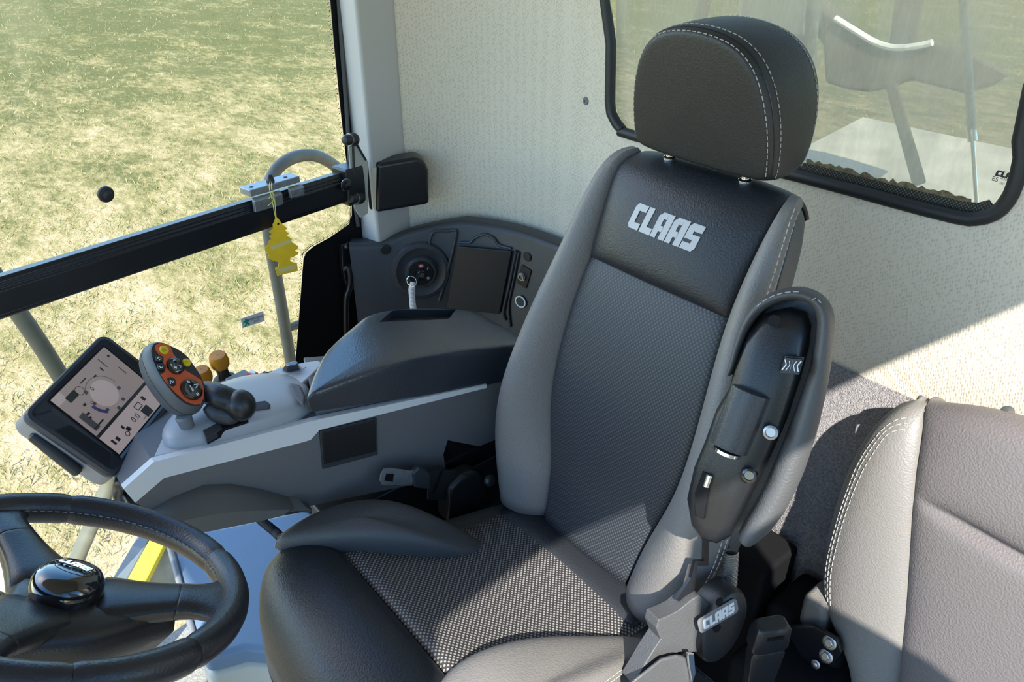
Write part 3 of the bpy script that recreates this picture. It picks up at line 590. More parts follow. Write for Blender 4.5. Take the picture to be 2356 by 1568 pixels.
m = MB(); m.dashes(snap(catmull([aa_(*p, .020) for p in [(1735, 700), (1762, 678), (1800, 664), (1850, 660)]], 8), pad), .006, .003, .0007); m.build('armrest_stitching', THR, pad); m = MB(); m.dashes(snap(catmull([aa_(*p, .022) for p in [(1868, 690), (1890, 672), (1905, 690)]], 6), pad), .005, .003, .0007); m.build('armrest_stitching', THR, pad)
# ---- seat belt reel and tongue beside the cushion
belt = thing('seat_belt', "black seat belt reel with bare metal tongue between cushion and console", 'seat belt', (.27, .06, .5))
bc = at(1062, 1105, x=.268); m = MB()
m.loft([[bc+V((dx, dy, dz)) for dx, dy, dz in ((-.020, -.045*k, -.07), (.020, -.045*k, -.07), (.024, -.045*k, -.01), (.018, -.035*k, h_), (-.018, -.035*k, h_), (-.022, -.045*k, -.01))] for k, h_ in ((1, .012), (.4, .026), (-.3, .028), (-1.1, .016))]); m.build('reel_cover', PBK, belt, bevel=.010)
m = MB(); m.prism(rrect(at(1008, 1105, x=.262), (at(1030, 1075, x=.262)-at(1005, 1140, x=.262)).normalized(), Y, .052, .010, .003), (.012, .002, 0)); m.build('belt_guide', PBK, belt, bevel=.002)
tn = [at(*p, x=.262) for p in [(876, 1090), (884, 1078), (895, 1076), (948, 1083), (955, 1080), (958, 1090), (948, 1117), (880, 1115), (874, 1105)]]
m = MB(); m.prism(tn, (.0022, 0, 0)); tg = m.build('belt_tongue', ALU, belt, bevel=.0006, seg=1)
m = MB(); m.prism([at(*p, x=.2612) for p in [(889, 1089), (906, 1090), (904, 1108), (885, 1105)]], (.0006, 0, 0)); m.build('tongue_slot', BLKG, tg, smooth=False)
m = MB(); m.prism([at(*p, x=.258) for p in [(950, 1090), (965, 1074), (992, 1088), (990, 1128), (955, 1122)]], (.014, 0, 0)); m.build('tongue_grip', PDK, belt, bevel=.004)
m = MB(); m.prism([at(*p, x=.262) for p in [(985, 1085), (1010, 1080), (1050, 1082), (1040, 1150), (985, 1150)]], (.004, 0, 0)); m.build('webbing', RUB, belt, bevel=.001)
m = MB(); bolt(m, at(1126, 1105, x=.262), (-.9, .1, .4), .008, .006); m.build('reel_bolt', STEEL, belt)
m = MB(); m.box(at(1115, 1115, x=.270), (.002, .07, .06)); m.build('reel_bracket', BLKM, belt, bevel=.001)
# ---- belt buckle on the other side
bk = thing('seat_belt_buckle', "black seat belt buckle standing between the two seats", 'buckle', (-.33, -.02, .4))
b0, b1 = at(1745, 1565, x=-.345), at(1775, 1435, x=-.345); ax = (b1-b0); bl_ = ax.length; ax.normalize(); sx = V((-.45, -.8, .1)); sx = (sx-ax*sx.dot(ax)).normalized(); fx = sx.cross(ax)
def bring(s, w, t): return [b0+ax*bl_*s+sx*w*a+fx*t*b for a, b in ((-1, -.7), (-.7, -1), (.7, -1), (1, -.7), (1, .7), (.7, 1), (-.7, 1), (-1, .7))]
m = MB(); m.loft([bring(-.1, .020, .011), bring(.55, .026, .014), bring(.62, .022, .012)]); m.build('buckle_body', PBK, bk, bevel=.002)
m = MB(); m.loft([bring(.63, .026, .014), bring(.70, .028, .016), bring(.95, .027, .016), bring(1.02, .022, .012)]); cpb = m.build('buckle_cap', PBK, bk, bevel=.003)
m = MB(); m.box(b0+ax*bl_*.92+fx*(.0165 if fx.y > 0 else -.0165), (.0125, .003, .001), (sx, ax, fx)); m.build('buckle_slot', BLKG, cpb, smooth=False)
m = MB(); m.tube([b0-ax*.02, b0-ax*.10, b0-ax*.16+V((.03, 0, -.03))], .008, 8); m.build('buckle_stalk', RUB, bk)
# ================================================================== INSTRUCTOR SEAT
ins = thing('instructor_seat', "lower passenger seat in sunlit grey leather against the rear wall, bottom right", 'seat', (-.55, -.3, .3))
def iz(z_): return interp(z_, [.30, .40, .50, .62, .75, .84, .885, .90, .93], [-.195, -.215, -.24, -.265, -.29, -.315, -.345, -.375, -.42])
IN = V((0, .97, .22)).normalized(); IO = V((-.45, -.275, .70))
def ai(px, py, off=0): return atp(px, py, IO+IN*off, IN)
ZL = [.30, .40, .47, .51, .55, .605, .685, .762, .823, .862, .882, .896]
edge = list(zip(ZL, [-.435, -.428, -.400, -.345, -.312, -.294, -.286, -.284, -.290, -.304, -.320, -.337]))
seam = list(zip(ZL, [-.515, -.495, -.481, -.470, -.459, -.445, -.421, -.397, -.379, -.367, -.356, -.347]))
rows = []
for (z_, xs), (_, xe) in zip(seam, edge):
    y_ = iz(z_); rows.append([V((lerp(xs, xe, t), y_-d*min(1, (xe-xs)/.065), z_)) for t, d in ((-.03, .016), (.03, .002), (.3, -.008), (.65, -.008), (.9, .006), (1.0, .03), (1.0, .06))])
rows.append([p+V((0, -.03, -.008)) for p in rows[-1]]); rows.append([p+V((0, -.05, -.04)) for p in rows[-1]])
ib = grid_patch(rows, (.2, 1, .3), 'side_bolster', LG, ins)
rows = []
for z_, xs in seam:
    y_ = iz(z_); fold = -.014*math.exp(-((z_-.735)/.018)**2); rows.append([V((xs-t, y_-d+fold*(t > .02), z_)) for t, d in ((-.002, .016), (.006, .002), (.06, -.006), (.14, -.010), (.24, -.010), (.32, 0), (.40, .0), (.405, .016))])
ext = [(z2, float(np.interp(z2, ZL, [q[1] for q in seam]))) for z2 in (.772, .779, .784, .790, .798)]
full = sorted(seam+ext); rows = []
for z_, xs in full:
    y_ = iz(z_)
    rows.append([V((xs-t, y_-d-(.016*math.exp(-((z_-.784)/.010)**2) if .02 < t < .39 else 0), z_)) for t, d in ((-.002, .016), (.006, .002), (.06, -.006), (.14, -.010), (.24, -.010), (.32, 0), (.40, .0), (.405, .016))])
rows = [[p+V((0, 0, .050*min(1, max(0, (p.z-.80)/.09))*math.sin(min(1, max(0, (-.352-p.x)/.13))*math.pi/2))) for p in r_] for r_ in rows]
rows.append([p+V((0, -.03, -.006)) for p in rows[-1]]); rows.append([p+V((0, -.05, -.03)) for p in rows[-1]])
grid_patch(rows, (0, 1, .3), 'backrest_panel', mat('passenger_leather', (.132, .118, .118, 1), .5, bump=.35, bscale=380), ins, label='darker centre panel')
m = MB()
for o_ in (.012, .021, .030):
    m = MB(); m.dashes(snap(catmull([V((xe-o_, iz(z_)+.009, z_)) for z_, xe in edge[4:9]]+[V((-.317-o_*.4, iz(.872-o_*.7)+.004, .876-o_*.7)), V((-.345-o_*.12, iz(.895-o_*.9)+.004, .897-o_*.95))], 12), ib), .008, .0035, .00065); m.build('stitching', THR, ib)
m = MB(); m.box((-.66, -.340, .54), (.20, .022, .24)); m.build('backrest_core', LGD, ins, bevel=.015)
m = MB(); m.lathe(at(2318, 948, y=-.396), (0, .6, .8), [(.009, 0), (.009, .003), (.005, .005), (0, .006)], 16); m.build('tuft_button', LGD, ins)
m = MB(); m.loft([[V((x*.33-.68, y, zz)) for x, zz in ((-.9, .30), (.9, .30), (.97, .36), (.9, .40), (0, .41), (-.9, .40))] for y in (-.20, 0, .10, .14)]); m.build('seat_cushion', LGD, ins, bevel=.02)
m = MB(); m.box((-.33, -.25, .22), (.075, .12, .22)); m.box((-.318, -.30, .24), (.072, .06, .24)); m.build('black_blocks', VOID, ins, bevel=.015); m = MB(); o_ = at(1885, 1405, y=-.27); m.loft([[o_+V((dx, dy, dz))*1.0 for dx, dz in ((.022, .045), (-.018, .045), (-.024, .02), (-.024, -.03), (.0, -.045), (.02, -.02))] for dy in (-.03, .03)]); m.build('hinge_block', LG, ins, bevel=.012)  # two matt black blocks fill the gap between the seats, then the hinge
m = MB(); m.prism([at(*p, y=-.22) for p in [(1800, 1440), (1870, 1440), (1925, 1470), (1935, 1500), (1915, 1530), (1850, 1520)]], (0, -.008, 0)); br_ = m.build('hinge_bracket', BLKM, ins, bevel=.002)
for px, py in ((1909, 1477), (1901, 1508)):
    m = MB(); bolt(m, at(px, py, y=-.219), (0, 1, .3), .0075, .006); m.build('bracket_bolt', STEEL, br_, smooth=False)
m = MB(); bolt(m, at(1877, 1527, y=-.215), (0, 1, .3), .005, .005); m.build('bracket_screw', STEEL, br_)
# ================================================================== CURVED SWITCH PANEL in the rear right corner
PC = [p for p in catmull([V((.905, -.10, 0)), V((.868, -.168, 0)), V((.836, -.235, 0)), V((.772, -.335, 0)), V((.66, -.405, 0)), V((.50, -.438, 0)), V((.34, -.452, 0)), V((.10, -.46, 0))], 8)]
def panel(px, py, off=0):
    """point and normal where a sight line meets the panel's curved face"""
    d = sight(px, py); best = None
    for a, b in zip(PC, PC[1:]):
        t = b-a; n = V((t.y, -t.x, 0)).normalized()
        if n.dot(CAM-a) < 0: n = -n
        dn = d.dot(n)
        if abs(dn) < 1e-9: continue
        k = (a-CAM).dot(n)/dn; p = CAM+d*k; s = (p-a).dot(t)/t.length_squared
        if k > 0 and -.001 <= s <= 1.001 and (best is None or k < best[0]): best = (k, p, n)
    return best[1]+best[2]*off, best[2]
def pp_(px, py, off=0): return panel(px, py, off)[0]
pan = thing('switch_panel', "charcoal curved side panel with ignition switch and sockets beneath the grey pillar", 'panel', (.75, -.36, .5))
topz = [.806, .800, .826, .846, .842, .835, .828, .82]; tz = np.interp(np.linspace(0, 7, len(PC)), range(8), topz)
m = MB(); rows = []
cn = V((.4, .3, 0))
for p, z_ in zip(PC, tz):
    o_ = (V((p.x, p.y, 0))-cn).normalized(); rows.append([p+Z*.05, p+Z*(z_-.012), p+Z*(z_-.003)+o_*.004, p+Z*z_+o_*.012, p+Z*(z_-.004)+o_*.05])
m.loft(rows, caps=False, closed=False); pbody = m.build('panel_body', PDK, pan, angle=60)
# ignition: oval well, collar, lock
ic, inn = panel(968, 622); it = Z.cross(inn).normalized()
def oval(a, b, off, n=32): return [ic+it*a*math.cos(2*math.pi*k/n)+Z*b*math.sin(2*math.pi*k/n)+inn*off for k in range(n)]
m = MB(); m.loft([oval(.076, .080, .001), oval(.071, .075, .009), oval(.062, .066, .0105), oval(.052, .056, .004), oval(.036, .038, .0035)], caps=False); m.build('ignition_well', PDK, pan)
m = MB(); m.loft([oval(.042, .044, .003), oval(.040, .042, .012), oval(.036, .038, .017), oval(.031, .033, .017), oval(.030, .032, .013)]); ig = m.build('ignition_switch', PDK, pan)
m = MB(); m.add(oval(.0295, .0315, .0175), [tuple(range(32))])
g = ic+inn*.0178
m.build('switch_face', PBK, ig, smooth=False)
m = MB(); m.prism(rrect(ic+Z*.021+inn*.0175, it, Z, .012, .008, .001), inn*.0008); m.build('stop_mark', RED, ig, smooth=False)
m = MB(); s_ = 1 if it.dot(RT) > 0 else -1
m.tube([ic+it*s_*.018+Z*.016+inn*.018, ic+it*s_*.015+Z*.0125+inn*.018, ic+it*s_*.018+Z*.0125+inn*.018, ic+it*s_*.015+Z*.009+inn*.018], .0006, 5); m.build('bolt_mark', WHT, ig)
m = MB(); m.tube([ic+it*s_*.016-Z*.014+inn*.018+(it*math.cos(a)+Z*math.sin(a))*.003 for a in np.linspace(0, 6.3, 14)], .0006, 5); m.build('start_mark', WHT, ig)
m = MB(); m.tube([ic+Z*.021+inn*.0186+(it*math.cos(a)+Z*math.sin(a))*.0026 for a in np.linspace(0, 6.3, 14)], .0005, 5); m.build('stop_ring', WHT, ig)
kd = (inn+Z*.25-it*s_*.1).normalized()
m = MB(); m.lathe(ic+inn*.016, inn, [(.013, 0), (.013, .010), (.0105, .013), (.007, .013)], 24); m.build('lock_barrel', PGLOSS, ig)
m = MB(); m.lathe(ic+inn*.028, inn, [(.0065, 0), (.0065, .002), (.003, .002)], 18); m.build('lock_face', CHROME, ig)
# key hanging in it, with ring and paper tag
key = thing('ignition_key', "ignition key on a ring with a curled white paper tag", 'key', tuple(ic+inn*.03))
m = MB(); kc = pp_(957, 617, .048); m.prism(rrect(kc, (pp_(946, 632, .048)-kc).normalized(), inn, .030, .019, .006), (it*s_+Z).normalized()*.005); m.build('key_bow', PGLOSS, key, bevel=.0012)
rc_ = pp_(944, 627, .05); ra_ = (it+inn*.5).normalized(); m = MB(); m.tube([rc_+(ra_*math.cos(a)+Z*math.sin(a)-inn*.25*math.sin(a))*.0125 for a in np.linspace(0, 2*math.pi, 25)[:-1]], .0011, 6, closed=True); m.build('key_ring', CHROME, key)
m = MB(); tgp = [(940, 628, 953, 630, .050), (935, 643, 952, 644, .052), (935, 665, 952, 667, .054), (938, 685, 955, 687, .055), (943, 703, 959, 706, .053)]
L_ = catmull([pp_(a, b, o_) for a, b, c_, d_, o_ in tgp], 5); R_ = catmull([pp_(c_, d_, o_) for a, b, c_, d_, o_ in tgp], 5); n_ = len(L_); m.add(L_+R_, [(i, i+1, n_+i+1, n_+i) for i in range(n_-1)]); tgo = m.build('paper_tag', WHT, key, solid=.0006)
m = MB()
for k in range(3, n_-4, 2):
    a, b = L_[k].lerp(R_[k], .2), L_[k].lerp(R_[k], .8); m.tube([a+inn*.0012, b.lerp(L_[k+1].lerp(R_[k+1], .8), .5)+inn*.0012], .0005, 4)
m.build('tag_print', mat('pink_print', (.55, .25, .27, 1), .7), tgo)
# round plugs
for px, py, r in ((887, 573, .0135), (1214, 590, .012)):
    c_, n_ = panel(px, py); m = MB(); m.lathe(c_, n_, [(r, -.002), (r, .002), (r*.85, .004), (0, .0045)], 24); m.build('blanking_plug', PBK, pan)
# display compartment door with its raised frame and finger dip
dq = [pp_(*p, .004) for p in [(1054, 563), (1181, 575), (1152, 719), (1028, 706)]]; dn = (dq[1]-dq[0]).cross(dq[3]-dq[0]).normalized(); dn = dn if dn.dot(inn) > 0 else -dn
m = MB(); m.prism(dq, dn*.005); m.build('storage_door', PBK, pan, bevel=.002)
def ribbon(pts, r, name, mt, par, closed=False, off=.004): m = MB(); m.tube(catmull([pp_(*p, off) for p in pts], 6, closed), r, 8, closed=closed); return m.build(name, mt, par)
ribbon([(1010, 690), (1025, 640), (1042, 575), (1050, 535), (1046, 528), (1030, 529), (1000, 530), (990, 545), (986, 566)], .004, 'panel_rib', PDK, pan)
ribbon([(1060, 556), (1082, 556), (1094, 545), (1118, 538), (1138, 548), (1150, 562), (1178, 570)], .0035, 'finger_rim', PDK, pan)
ribbon([(1190, 574), (1172, 660), (1160, 715), (1165, 735)], .004, 'panel_edge_rib', PDK, pan)
ribbon([(1196, 578), (1184, 640), (1172, 700), (1176, 750)], .003, 'socket_strip_edge', PDK, pan)
# sockets
c_, n_ = panel(1207, 635); t_ = Z.cross(n_).normalized(); zl = (pp_(1218, 608)-pp_(1202, 664)).normalized(); m = MB(); m.prism(rrect(c_, n_.cross(zl), zl, .030, .056, .002), n_*.004); sp = m.build('socket_plate', PBK, pan, bevel=.001)
m = MB(); o_ = pp_(1205, 634, .004); m.lathe(o_, n_, [(.0115, 0), (.0115, .005), (.009, .005)], 6); m.lathe(o_, n_, [(.0085, .005), (.0085, .009), (.006, .009), (.006, .003), (0, .003)], 20); m.build('jack_nut', STEEL, sp)
c_, n_ = panel(1200, 692); m = MB(); m.lathe(c_, n_, [(.0175, -.001), (.0175, .004), (.0165, .005)], 28); m.build('power_socket', PDK, pan)
m = MB(); m.lathe(c_, n_, [(.0160, .004), (.0160, .0062), (.0128, .0062), (.0128, .003)], 28); m.build('socket_ring', WHT, pan)
m = MB(); m.lathe(c_, n_, [(.0127, .003), (.0127, .0048), (.011, .0045), (.0105, -.006), (0, -.006)], 24); m.build('socket_well', BLKG, pan)
# screw clip on the fabric wall
c_ = at(1348, 232, y=WY); m = MB(); m.lathe(c_, Y, [(.0085, -.001), (.0085, .0015), (.007, .003), (.0028, .003), (.002, .001)], 20); clip = m.build('wall_clip', PMID); tag(clip, 'small round grey trim clip pressed into the fabric rear wall', 'clip')
# ================================================================== OPERATOR CONSOLE on the driver's right
con = thing('operator_console', "long grey armrest console right of the driver's seat with a charcoal lid", 'console', (.42, .25, .3))
CX = .30
def trimz(y): return interp(y, [-.30, -.052, .131, .286, .316, .542, .583], [.675, .728, .770, .805, .811, .848, .826])
side = [(311, 1156), (284, 1124), (354, 1065), (700, 975), (740, 965), (930, 925), (1120, 886)]
sp3 = [at(*p, x=CX) for p in side]+[V((CX, -.2, .697)), V((CX, -.2, .575)), V((CX, -.03, .592))]+[at(1030, 1012, x=CX), at(1020, 1045, x=CX)]+[V((CX, .05, .555)), V((CX, .348, .650)), V((CX, .495, .696)), V((CX, .562, .768))]
m = MB(); m.prism(sp3, (.19, 0, 0)); m.build('console_body', PDK2, con, smooth=False)
m = MB(); m.prism([(.312, -.22, .02), (.385, -.22, .02), (.385, .30, .02), (.312, .30, .02)], (0, 0, .56)); m.build('console_foot', PBK, con, bevel=.006)
tr = [(284, 1124), (311, 1156), (378, 1099), (700, 1016), (715, 1011), (735, 989), (868, 955), (1120, 892), (1120, 884), (930, 923), (740, 963), (700, 973), (354, 1062)]
m = MB(); m.prism([at(*p, x=CX-.003) for p in tr], (.012, 0, 0)); m.build('side_trim', mat('pale_trim', (.66, .67, .68, 1), .42), con, smooth=False)
# storage pocket on the side
pk = [at(*p, x=CX-.004) for p in [(736, 992), (868, 961), (870, 1046), (744, 1080)]]
m = MB(); m.prism(pk, (.006, 0, 0)); pk_ = m.build('side_pocket', PDK, con, bevel=.002)
m = MB(); m.prism([at(*p, x=CX-.006) for p in [(741, 994), (864, 965), (866, 1038), (746, 1068)]], (.003, 0, 0)); m.build('pocket_door', PBK, pk_, bevel=.0015)
# swelling lower pedestal
m = MB(); rings = []
ped = [(345, 1180), (400, 1148), (470, 1120), (530, 1118), (600, 1130), (660, 1147), (705, 1162)]; pedb = [(330, 1215), (380, 1225), (480, 1216), (545, 1203), (600, 1192), (650, 1180), (705, 1168)]
for (a, b) in zip(ped, pedb):
    t0, b0_ = at(*a, x=CX-.001), at(*b, x=CX-.04); md_ = (t0+b0_)/2; md_.x -= .012; rings.append([t0+X*.02, t0, t0.lerp(md_, .25)+V((-.012, 0, 0)), md_+V((-.006, 0, 0)), b0_, b0_+X*.16])
m.loft(rings, caps=False, closed=False); m.build('pedestal_cover', mat('warm_grey', (.10, .10, .097, 1), .5, bump=.1, bscale=500), con, solid=.004)
# top deck ahead of the lid and the swept cover with the lever gates
def zt(y): return trimz(y)+.001
m = MB(); dk = [at(*p, z=.842) for p in [(356, 1062), (450, 1038), (700, 975), (712, 900), (735, 845), (690, 848), (600, 872), (480, 892), (440, 935), (396, 952)]]
m.prism([V((max(p.x, .304), p.y, zt(p.y)+.003)) for p in dk], (0, 0, -.05)); m.build('console_deck', PLT, con, bevel=.004)
m = MB(); rings = []; hb = [(.308, .498), (.318, .515), (.345, .52), (.385, .495), (.43, .44), (.455, .38), (.45, .315), (.42, .27), (.37, .262), (.325, .29), (.306, .33), (.303, .42)]
hcx, hcy = .375, .385
for s, h_ in ((1.0, -.02), (1.0, .010), (.97, .018), (.88, .024), (.6, .029), (.3, .030), (.03, .031)):
    rings.append([V((lerp(hcx, x, s), lerp(hcy, y, s), trimz(lerp(hcy, y, s))+h_-(.0 if s < .99 else 0)+.010*(s < 1)*max(0, (.46-lerp(hcy, y, s))/.2)*(h_ > .015))) for x, y in hb])
m.loft(rings); hump = m.build('lever_cover', mat('cover_grey', (.34, .36, .38, 1), .4), con, sub=2)
# gate slots and end stops on the cover
def hz(x, y): return trimz(y)+.033+.010*max(0, (.46-y)/.2)-.02*((x-.375)/.06)**2*.5
def onhump(px, py, off=0):
    z_ = .87
    for _ in range(8): p = at(px, py, z=z_); z_ = lerp(z_, hz(p.x, p.y)+off, .7)
    return at(px, py, z=z_)
m = MB(); m.prism([onhump(*p, .002) for p in [(467, 990), (505, 970), (560, 955), (571, 962), (571, 968), (516, 985), (474, 1007)]], (0, 0, -.012)); m.build('lever_gate', BLKG, con, smooth=False)
m = MB(); m.prism([onhump(*p, .003) for p in [(467, 990), (505, 971), (512, 985), (474, 1007)]], (0, 0, -.010)); m.build('gate_stop', PDK, con, bevel=.001)
m = MB(); m.prism([onhump(*p, .003) for p in [(575, 925), (612, 920), (621, 927), (621, 937), (575, 944)]], (0, 0, -.010)); m.build('gate_stop', PDK, con, bevel=.002)
m = MB(); m.loft([[onhump(*p, o_) for p in [(662, 880), (690, 884), (702, 910), (700, 940), (684, 920)]] for o_ in (-.01, .006)]); m.build('end_shroud', PDK2, con, bevel=.004)
# rear part of the deck: pale outer wing with the switches
m = MB(); wg = [at(*p, z=.835) for p in [(585, 872), (640, 845), (700, 832), (730, 828), (745, 835), (710, 868), (690, 885), (650, 872), (600, 868)]]; m.prism(wg, (0, 0, -.03)); m.build('outer_wing', PLT, con, bevel=.004)
m = MB(); m.prism([at(*p, z=.81) for p in [(515, 868), (560, 845), (590, 865), (570, 880), (520, 880)]], (0, 0, -.03)); m.build('outer_ledge', PMID, con, bevel=.006)
# lid
NL = [(705, 913), (725, 903), (760, 890), (834, 863), (895, 842), (956, 826), (1060, 808), (1152, 798)]
ny = [at(*p, x=CX).y for p in NL]; nz = [at(*p, x=CX).z for p in NL]
def lz(y): return interp(y, ny[::-1], nz[::-1]) if ny[-1] <= y <= ny[0] else (nz[-1]+(y-ny[-1])*.25 if y < ny[-1] else nz[0])
def onlid(px, py, off=0):
    z_ = .84
    for _ in range(14):
        p = at(px, py, z=z_); z_ = lerp(z_, lz(p.y)+off, .6)
    return at(px, py, z=z_)
FL = [onlid(*p) for p in [(709, 893), (720, 862), (742, 818), (768, 788), (797, 762), (820, 743), (842, 727), (868, 718), (900, 712), (956, 708), (1015, 708), (1078, 711), (1110, 722), (1140, 740), (1180, 766)]]
fy = [p.y for p in FL]; fxx = [p.x for p in FL]; order = sorted(range(len(FL)), key=lambda i: fy[i]); fys = [fy[i] for i in order]; fxs = [fxx[i] for i in order]
def lidfar(y): return max(CX+.006, interp(y, fys, fxs))
out_ = catmull([V((p.x, p.y, 0)) for p in ([at(*q, x=CX) for q in NL]+[V((CX+.002, -.15, 0)), V((.36, -.17, 0))]+FL[::-1][1:])], 4, True)
lcx, lcy = .375, .06
def lring(s, dz, bot=False):
    rr = []
    for p in out_:
        x, y = lerp(lcx, p.x, s), lerp(lcy, p.y, s); rr.append(V((x, y, (interp(y, [-.15, -.05, .307], [.700, .727, .828]) if bot else lz(y)+dz))))
    return rr
m = MB(); rings = [lring(.985, 0, True), lring(1.0, -.010), lring(.995, -.004), lring(.98, -.0008), lring(.955, .0008), lring(.9, .002), lring(.8, .003), lring(.65, .004), lring(.5, .0045), lring(.35, .005), lring(.2, .005), lring(.05, .005)]
m.loft(rings); LIDM = mat('lid_skin', (.020, .027, .038, 1), .29, spec=1.0, bump=.16, bscale=420); lid = m.build('armrest_lid', LIDM, con, angle=32)  # bluish base colour stands in for sky reflected on the lid
rq = [onlid(*p) for p in [(873, 745), (903, 716), (1050, 712), (1033, 737), (985, 741), (930, 742)]]
cm = MB(); cm.prism([p+Z*.03 for p in rq], (0, 0, -.055)); cut(lid, cm)
m = MB(); rb = [p-Z*.016 for p in rq]; m.prism([p for p in rb], (0, 0, -.003)); m.build('lid_grip_recess', PDK, lid, smooth=False)
m = MB(); m.loft([[V((CX+.012, y, zb)) for y, zb in ((.29, .80), (.0, .73))]+[V((CX+.012, y, zb)) for y, zb in ((.0, .76), (.29, .835))], [V((.45, y, zb)) for y, zb in ((.24, .80), (.0, .73))]+[V((.45, y, zb)) for y, zb in ((.0, .76), (.24, .835))]]); m.build('lid_base', PDK2, con, bevel=.003)
# red and white rocker switches on the outer wing, black rocker above them
for i, q in enumerate([[(567, 858), (577, 851), (594, 856), (590, 864)], [(598, 862), (607, 854), (622, 857), (615, 866)]]):
    t = thing('rocker_switch', ['red and white rocker switch nearest the amber knobs, on the console ledge', 'red and white rocker switch second from the amber knobs, beside the black rocker'][i], 'switch', tuple(at(*q[0], z=.836)), 'rocker switches on the console')
    m = MB(); m.prism([at(*p, z=.838) for p in q], (0, 0, -.008)); m.build('switch_frame', RED, t, bevel=.001); c_ = sum((at(*p, z=.838) for p in q), V())/4
    m = MB(); m.prism([c_+(at(*p, z=.838)-c_)*.66 for p in q], (0, 0, .003)); m.build('switch_cap', WHT if i == 0 else PBK, t, bevel=.0008)
t = thing('rocker_button', 'black rounded rocker standing up at the console edge by the window', 'switch', tuple(at(670, 850, z=.83)))
m = MB(); m.loft([[at(px, py, z=zz) for px, py in ((648, 851), (652, 845), (680, 838), (692, 842), (690, 850), (660, 856))] for zz in (.82, .838)]+[[at(px, py, z=.852) for px, py in ((656, 838), (662, 834), (678, 829), (686, 832), (684, 838), (664, 842))]]); m.build('rocker_cap', PGLOSS, t, bevel=.002); m = MB(); m.prism([at(px, py, z=.836) for px, py in ((640, 857), (655, 846), (695, 836), (704, 843), (690, 855), (655, 862))], (0, 0, -.006)); m.build('rocker_frame', PLT, t, bevel=.001)
# two amber pull knobs
for i, (px, py, r, zt_) in enumerate([(500, 817, .0165, .832), (463, 850, .0150, .815)]):
    c_ = at(px, py, z=zt_); kx = (V((-.12, .1, 1))).normalized()
    t = thing('pull_knob', ['taller amber knob with pale cap standing by the side window', 'lower amber knob with pale cap half hidden behind the joystick head'][i], 'knob', tuple(c_-kx*.055), 'amber knobs on the console')
    m = MB(); m.lathe(c_-kx*.026, kx, [(r*.86, 0), (r*1.0, .006), (r*1.02, .014), (r*.93, .024), (r*.84, .027), (r*.8, .0272)], 28); m.build('knob_body', AMB, t)
    m = MB(); m.lathe(c_-kx*.0005, kx, [(r*.8, 0), (r*.78, .0012), (0, .0012)], 24); cp = m.build('knob_cap', SILV, t); m = MB(); pr = (RT-kx*RT.dot(kx)).normalized(); text(m, 'II', c_+kx*.001, pr, kx.cross(pr), .006); m.build('cap_print', PMID, cp, smooth=False)
    m = MB(); m.lathe(c_-kx*.058, kx, [(r*.95, 0), (r*.7, .006), (r*.62, .02), (r*.72, .032)], 20); m.build('knob_stem', PBK, t)
    m = MB(); m.lathe(c_-kx*.062, kx, [(r*1.35, 0), (r*1.3, .004), (r*1.05, .006)], 24); m.build('knob_collar', RUBG, t)
# small grey knob under the joystick head
t = thing('round_knob', 'stubby grey knob on the console under the orange joystick head', 'knob', tuple(onhump(428, 980)))
kb = onhump(431, 976); m = MB(); m.lathe(kb-Z*.01, (0, .1, 1), [(.010, 0), (.0105, .012), (.0115, .022), (.0118, .025), (.0095, .028), (0, .0285)], 22); m.build('knob_body', PMID, t)
# ================================================================== JOYSTICK
joy = thing('joystick', "driving lever with an orange button face and black hand grip on the console", 'joystick', tuple(onhump(540, 960)))
jn = V((-.60, -.46, .655)).normalized(); jo = at(395, 862, x=.357)
def aj(px, py, off=0): return atp(px, py, jo+jn*off, jn)
outl = [(352, 792), (362, 788), (376, 789), (392, 796), (412, 806), (432, 822), (446, 842), (462, 866), (470, 890), (471, 915), (464, 930), (448, 934), (428, 930), (406, 914), (384, 888), (366, 862), (352, 832), (346, 808)]
oo = [aj(*p) for p in catmull([V((a, b, 0)) for a, b in outl], 2, True) for p in [(p.x, p.y)]]; jc = sum(oo, V())/len(oo)
def jring(s, off): return [jc+(p-jc)*s+jn*off for p in oo]
m = MB(); m.loft([jring(.80, -.040), jring(.97, -.036), jring(1.07, -.026), jring(1.09, -.0185)]); jh = m.build('grip_head', HEADG, joy)
m = MB(); m.loft([jring(1.09, -.0175), jring(1.09, -.012), jring(1.04, -.002), jring(.995, .0005)]); m.build('head_upper', HEADG, joy)
m = MB(); m.loft([jring(.995, 0), jring(.99, .0012)]); fp = m.build('button_plate', PBK, joy)
org = [(356, 795), (366, 789), (382, 791), (392, 798), (398, 814), (408, 826), (420, 838), (422, 850), (440, 860), (462, 874), (468, 892), (469, 914), (462, 929), (448, 931), (428, 924), (404, 904), (382, 880), (369, 861), (379, 856), (378, 844), (372, 826), (358, 806)]
m = MB(); m.prism([aj(*p, .0012) for p in org], jn*.0008); m.build('orange_face', ORNG, fp, smooth=False)
def button(px, py, r, h, mt, par=fp, ex=1.0, name='button'):
    c_ = aj(px, py, .0018); m = MB(); m.lathe(c_, jn, [(r*1.08, 0), (r, h*.5), (r*.93, h*.85), (r*.7, h), (0, h*1.05)], 22); return m.build(name, mt, par)
by1 = button(377, 805, .0068, .003, YEL); by2 = button(429, 834, .0062, .003, YEL)
for px, py in ((366, 825), (371, 844)): button(px, py, .0062, .0028, PBK)
button(394, 878, .0068, .003, PBK)
for px, py, r in ((403, 842, .0130), (440, 896, .0165)):
    c_ = aj(px, py, .002); m = MB(); m.lathe(c_, jn, [(r*1.05, 0), (r, .003), (r*.8, .0042), (r*.62, .0028), (0, .0022)], 30); m.build('rocker_pad', PGLOSS, fp)
